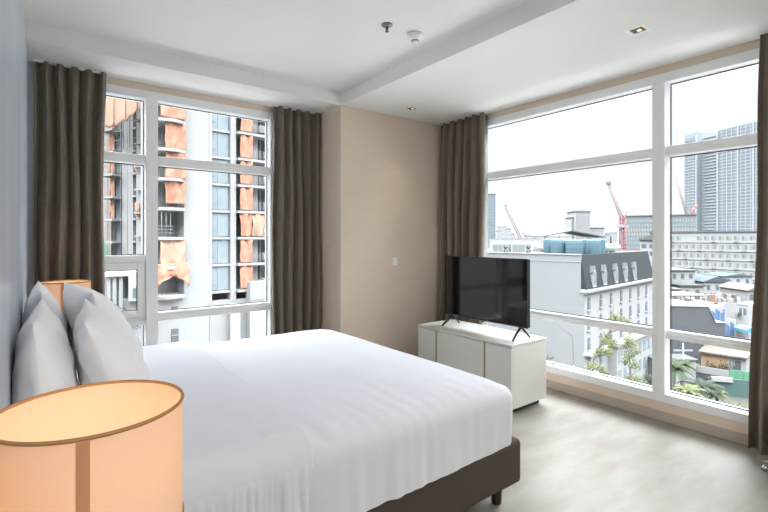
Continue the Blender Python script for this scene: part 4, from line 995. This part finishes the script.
for k_ in range(7): x_ = .3 + k_ * 1.4; sc.tube([(x_, -.6, 8), (x_, -.6, wz[-1])], .04, 5)
for z_ in [8 + 1.5 * k_ for k_ in range(30)]: sc.tube([(.2, -.6, z_), (U(112), -.6, z_)], .035, 4)
for k_ in range(5): x_ = U(128) + k_ * 1.3; sc.tube([(x_, -1.6, wz[6]), (x_, -1.6, wz[-1])], .05, 5)
for z_ in [wz[6] + 1.2 * k_ for k_ in range(14)]: sc.tube([(U(125), -1.6, z_), (U(150), -1.6, z_)], .045, 4)
sc.build('scaffold', 'cranegrey', Bw.root)
t = thing('orange_safety_sheet', 'big orange safety sheet hanging over the top of the scaffolded wing', 'sheet', (*at(92, 58), zat(60, 58)), R(-YAW))
Ws = (150 - 92) / F * 58; zl_ = lambda a: (zat(127, 58) if a < .42 else zat(127 - (a - .42) / .58 * 26, 58)) - zat(60, 58)
def shf(a, b_):
    lo2 = zl_(a) + .5 * nz(a * 9, 3) + .5 * nz(a * 21, 5); return (Ws * a, .5 * nz(a * 3, b_ * 2, 7) + .15 * math.sin(a * 30), lo2 * (1 - b_))
MB().grid(shf, 50, 20).build('sheet_cloth', 'orangelight', t, solid=.04)
rp_ = MB()
for k_ in range(6): rp_.tube([(Ws * k_ / 5, -.3, zl_(k_ / 5)), (Ws * k_ / 5, -.3, 0)], .05, 5)
rp_.build('rope', 'net', t)
t = thing('green_banner', 'small green banner at the foot of the scaffolded wing', 'banner', (*at(100, 56), zat(255, 56)), R(-YAW))
MB().add([(0, 0, 0), (1.1, 0, 0), (.1, 0, 3), (0, 0.05, 0), (1.1, .05, 0), (.1, .05, 3)], [(0, 1, 2), (5, 4, 3), (0, 3, 4, 1), (1, 4, 5, 2), (2, 5, 3, 0)]).build('banner_cloth', 'green', t)
bx('pole', 'cranegrey', (-.06, 0, 0, .06, -(zat(255, 56) - GZ), 3.1), t)
# ---- villas and street under the wing
b = Fac('white_villa', 'white modern villa with a dark square window, low in the narrow pane', 'building', 119, 40.9, 146, 42)
zt_ = b.z(135, 276); MB().box(b.u(128.5), b.L, 0, 5, b.z(135, 301), zt_).build('upper_storey', 'white', b.root)
MB().box(b.u(133), b.u(140), -.08, .05, b.z(136, 297.5), b.z(136, 288)).build('window', 'windark', b.root)
MB().box(b.u(119), b.L, 1, 6, 0, b.z(135, 301)).build('lower_storey', 'ltgrey', b.root)
MB().box(b.u(105), b.u(146), .2, 4, zt_, zt_ + .35).build('roof', 'white', b.root)
for p in (106.5, 112.5, 119): MB().box(b.u(p), b.u(p) + .3, .5, .8, 0, zt_).build('column', 'offwhite', b.root)
for p in (108, 114.5, 121): MB().box(b.u(p), b.u(p) + .38, 2.8, 2.9, b.z(115, 303), b.z(115, 283)).build('window', 'win', b.root)
MB().box(b.u(104), b.L, 3, 4, 0, zt_).build('rear_wall', 'ltgrey', b.root)
b = Fac('carport', 'flat white carport roof below the villa', 'carport', 100, 38.5, 141, 40, base=GZ)
z_ = b.z(120, 318); MB().add([(0, 0, z_ + 1.4), (b.L, 0, z_ - .9), (b.L, 3.5, z_ - .5), (0, 3.5, z_ + 1.8), (0, 0, z_ + 1.2), (b.L, 0, z_ - 1.1), (b.L, 3.5, z_ - .7), (0, 3.5, z_ + 1.6)], [(0, 1, 2, 3), (7, 6, 5, 4), (0, 4, 5, 1), (1, 5, 6, 2), (2, 6, 7, 3), (3, 7, 4, 0)]).build('roof', 'roofpale', b.root)
for u in (.3, b.L * .5, b.L - .4): MB().box(u, u + .15, .3, .45, 0, z_ - 1.1).build('post', 'grey', b.root)
rl2 = random.Random(77)
for px, y, rr, lb in ((107, 282, 1.1, 'leafy tree beside the villa columns'), (103, 290, 1.2, 'leafy tree half behind the curtain by the villa'), (127, 270, .7, 'small tree top over the villa roof')):
    x, y_ = at(px, 50); z_ = zat(y, 50); t = thing('leafy_tree', lb, 'tree', (x, y_, GZ), 0, 'trees by the villa')
    MB().tube([(0, 0, 0), (0, 0, z_ - GZ)], [.25, .1], 8).build('trunk', 'bark', t); m = MB(); leaves(m, (0, 0, z_ - GZ), 500, rr, .22, rl2); m.build('crown', 'leafdark', t)
def car(px, y, label, m_):
    d = F * (EYE - GZ - .7) / (y - CY); x, y_ = at(px, d); t = thing('car', label, 'car', (x, y_, GZ + .02), R(-20), 'cars parked below the bedside window')
    MB().prism([(-2.1, .35), (2.1, .35), (2.15, .8), (1.4, .95), (.8, 1.45), (-1.1, 1.45), (-1.7, .95), (-2.15, .85)], -.85, .85).build('body', m_, t, bevel=.08)
    MB().prism([(1.25, .98), (.75, 1.40), (-1.05, 1.40), (-1.5, .98)], -.87, .87).build('windows', 'windark', t)
    for a in (-1.3, 1.3):
        for b2 in (-.86, .72): MB().tube([(a, b2, .33), (a, b2 + .14, .33)], .33, 14).build('wheel', 'dark', t)
car(128, 331, 'small dark blue car parked below the bedside window', 'windark'); car(139, 329, 'white car parked next to the dark blue one', 'white'); car(131, 341, 'grey car nearest below the bedside window', 'grey')
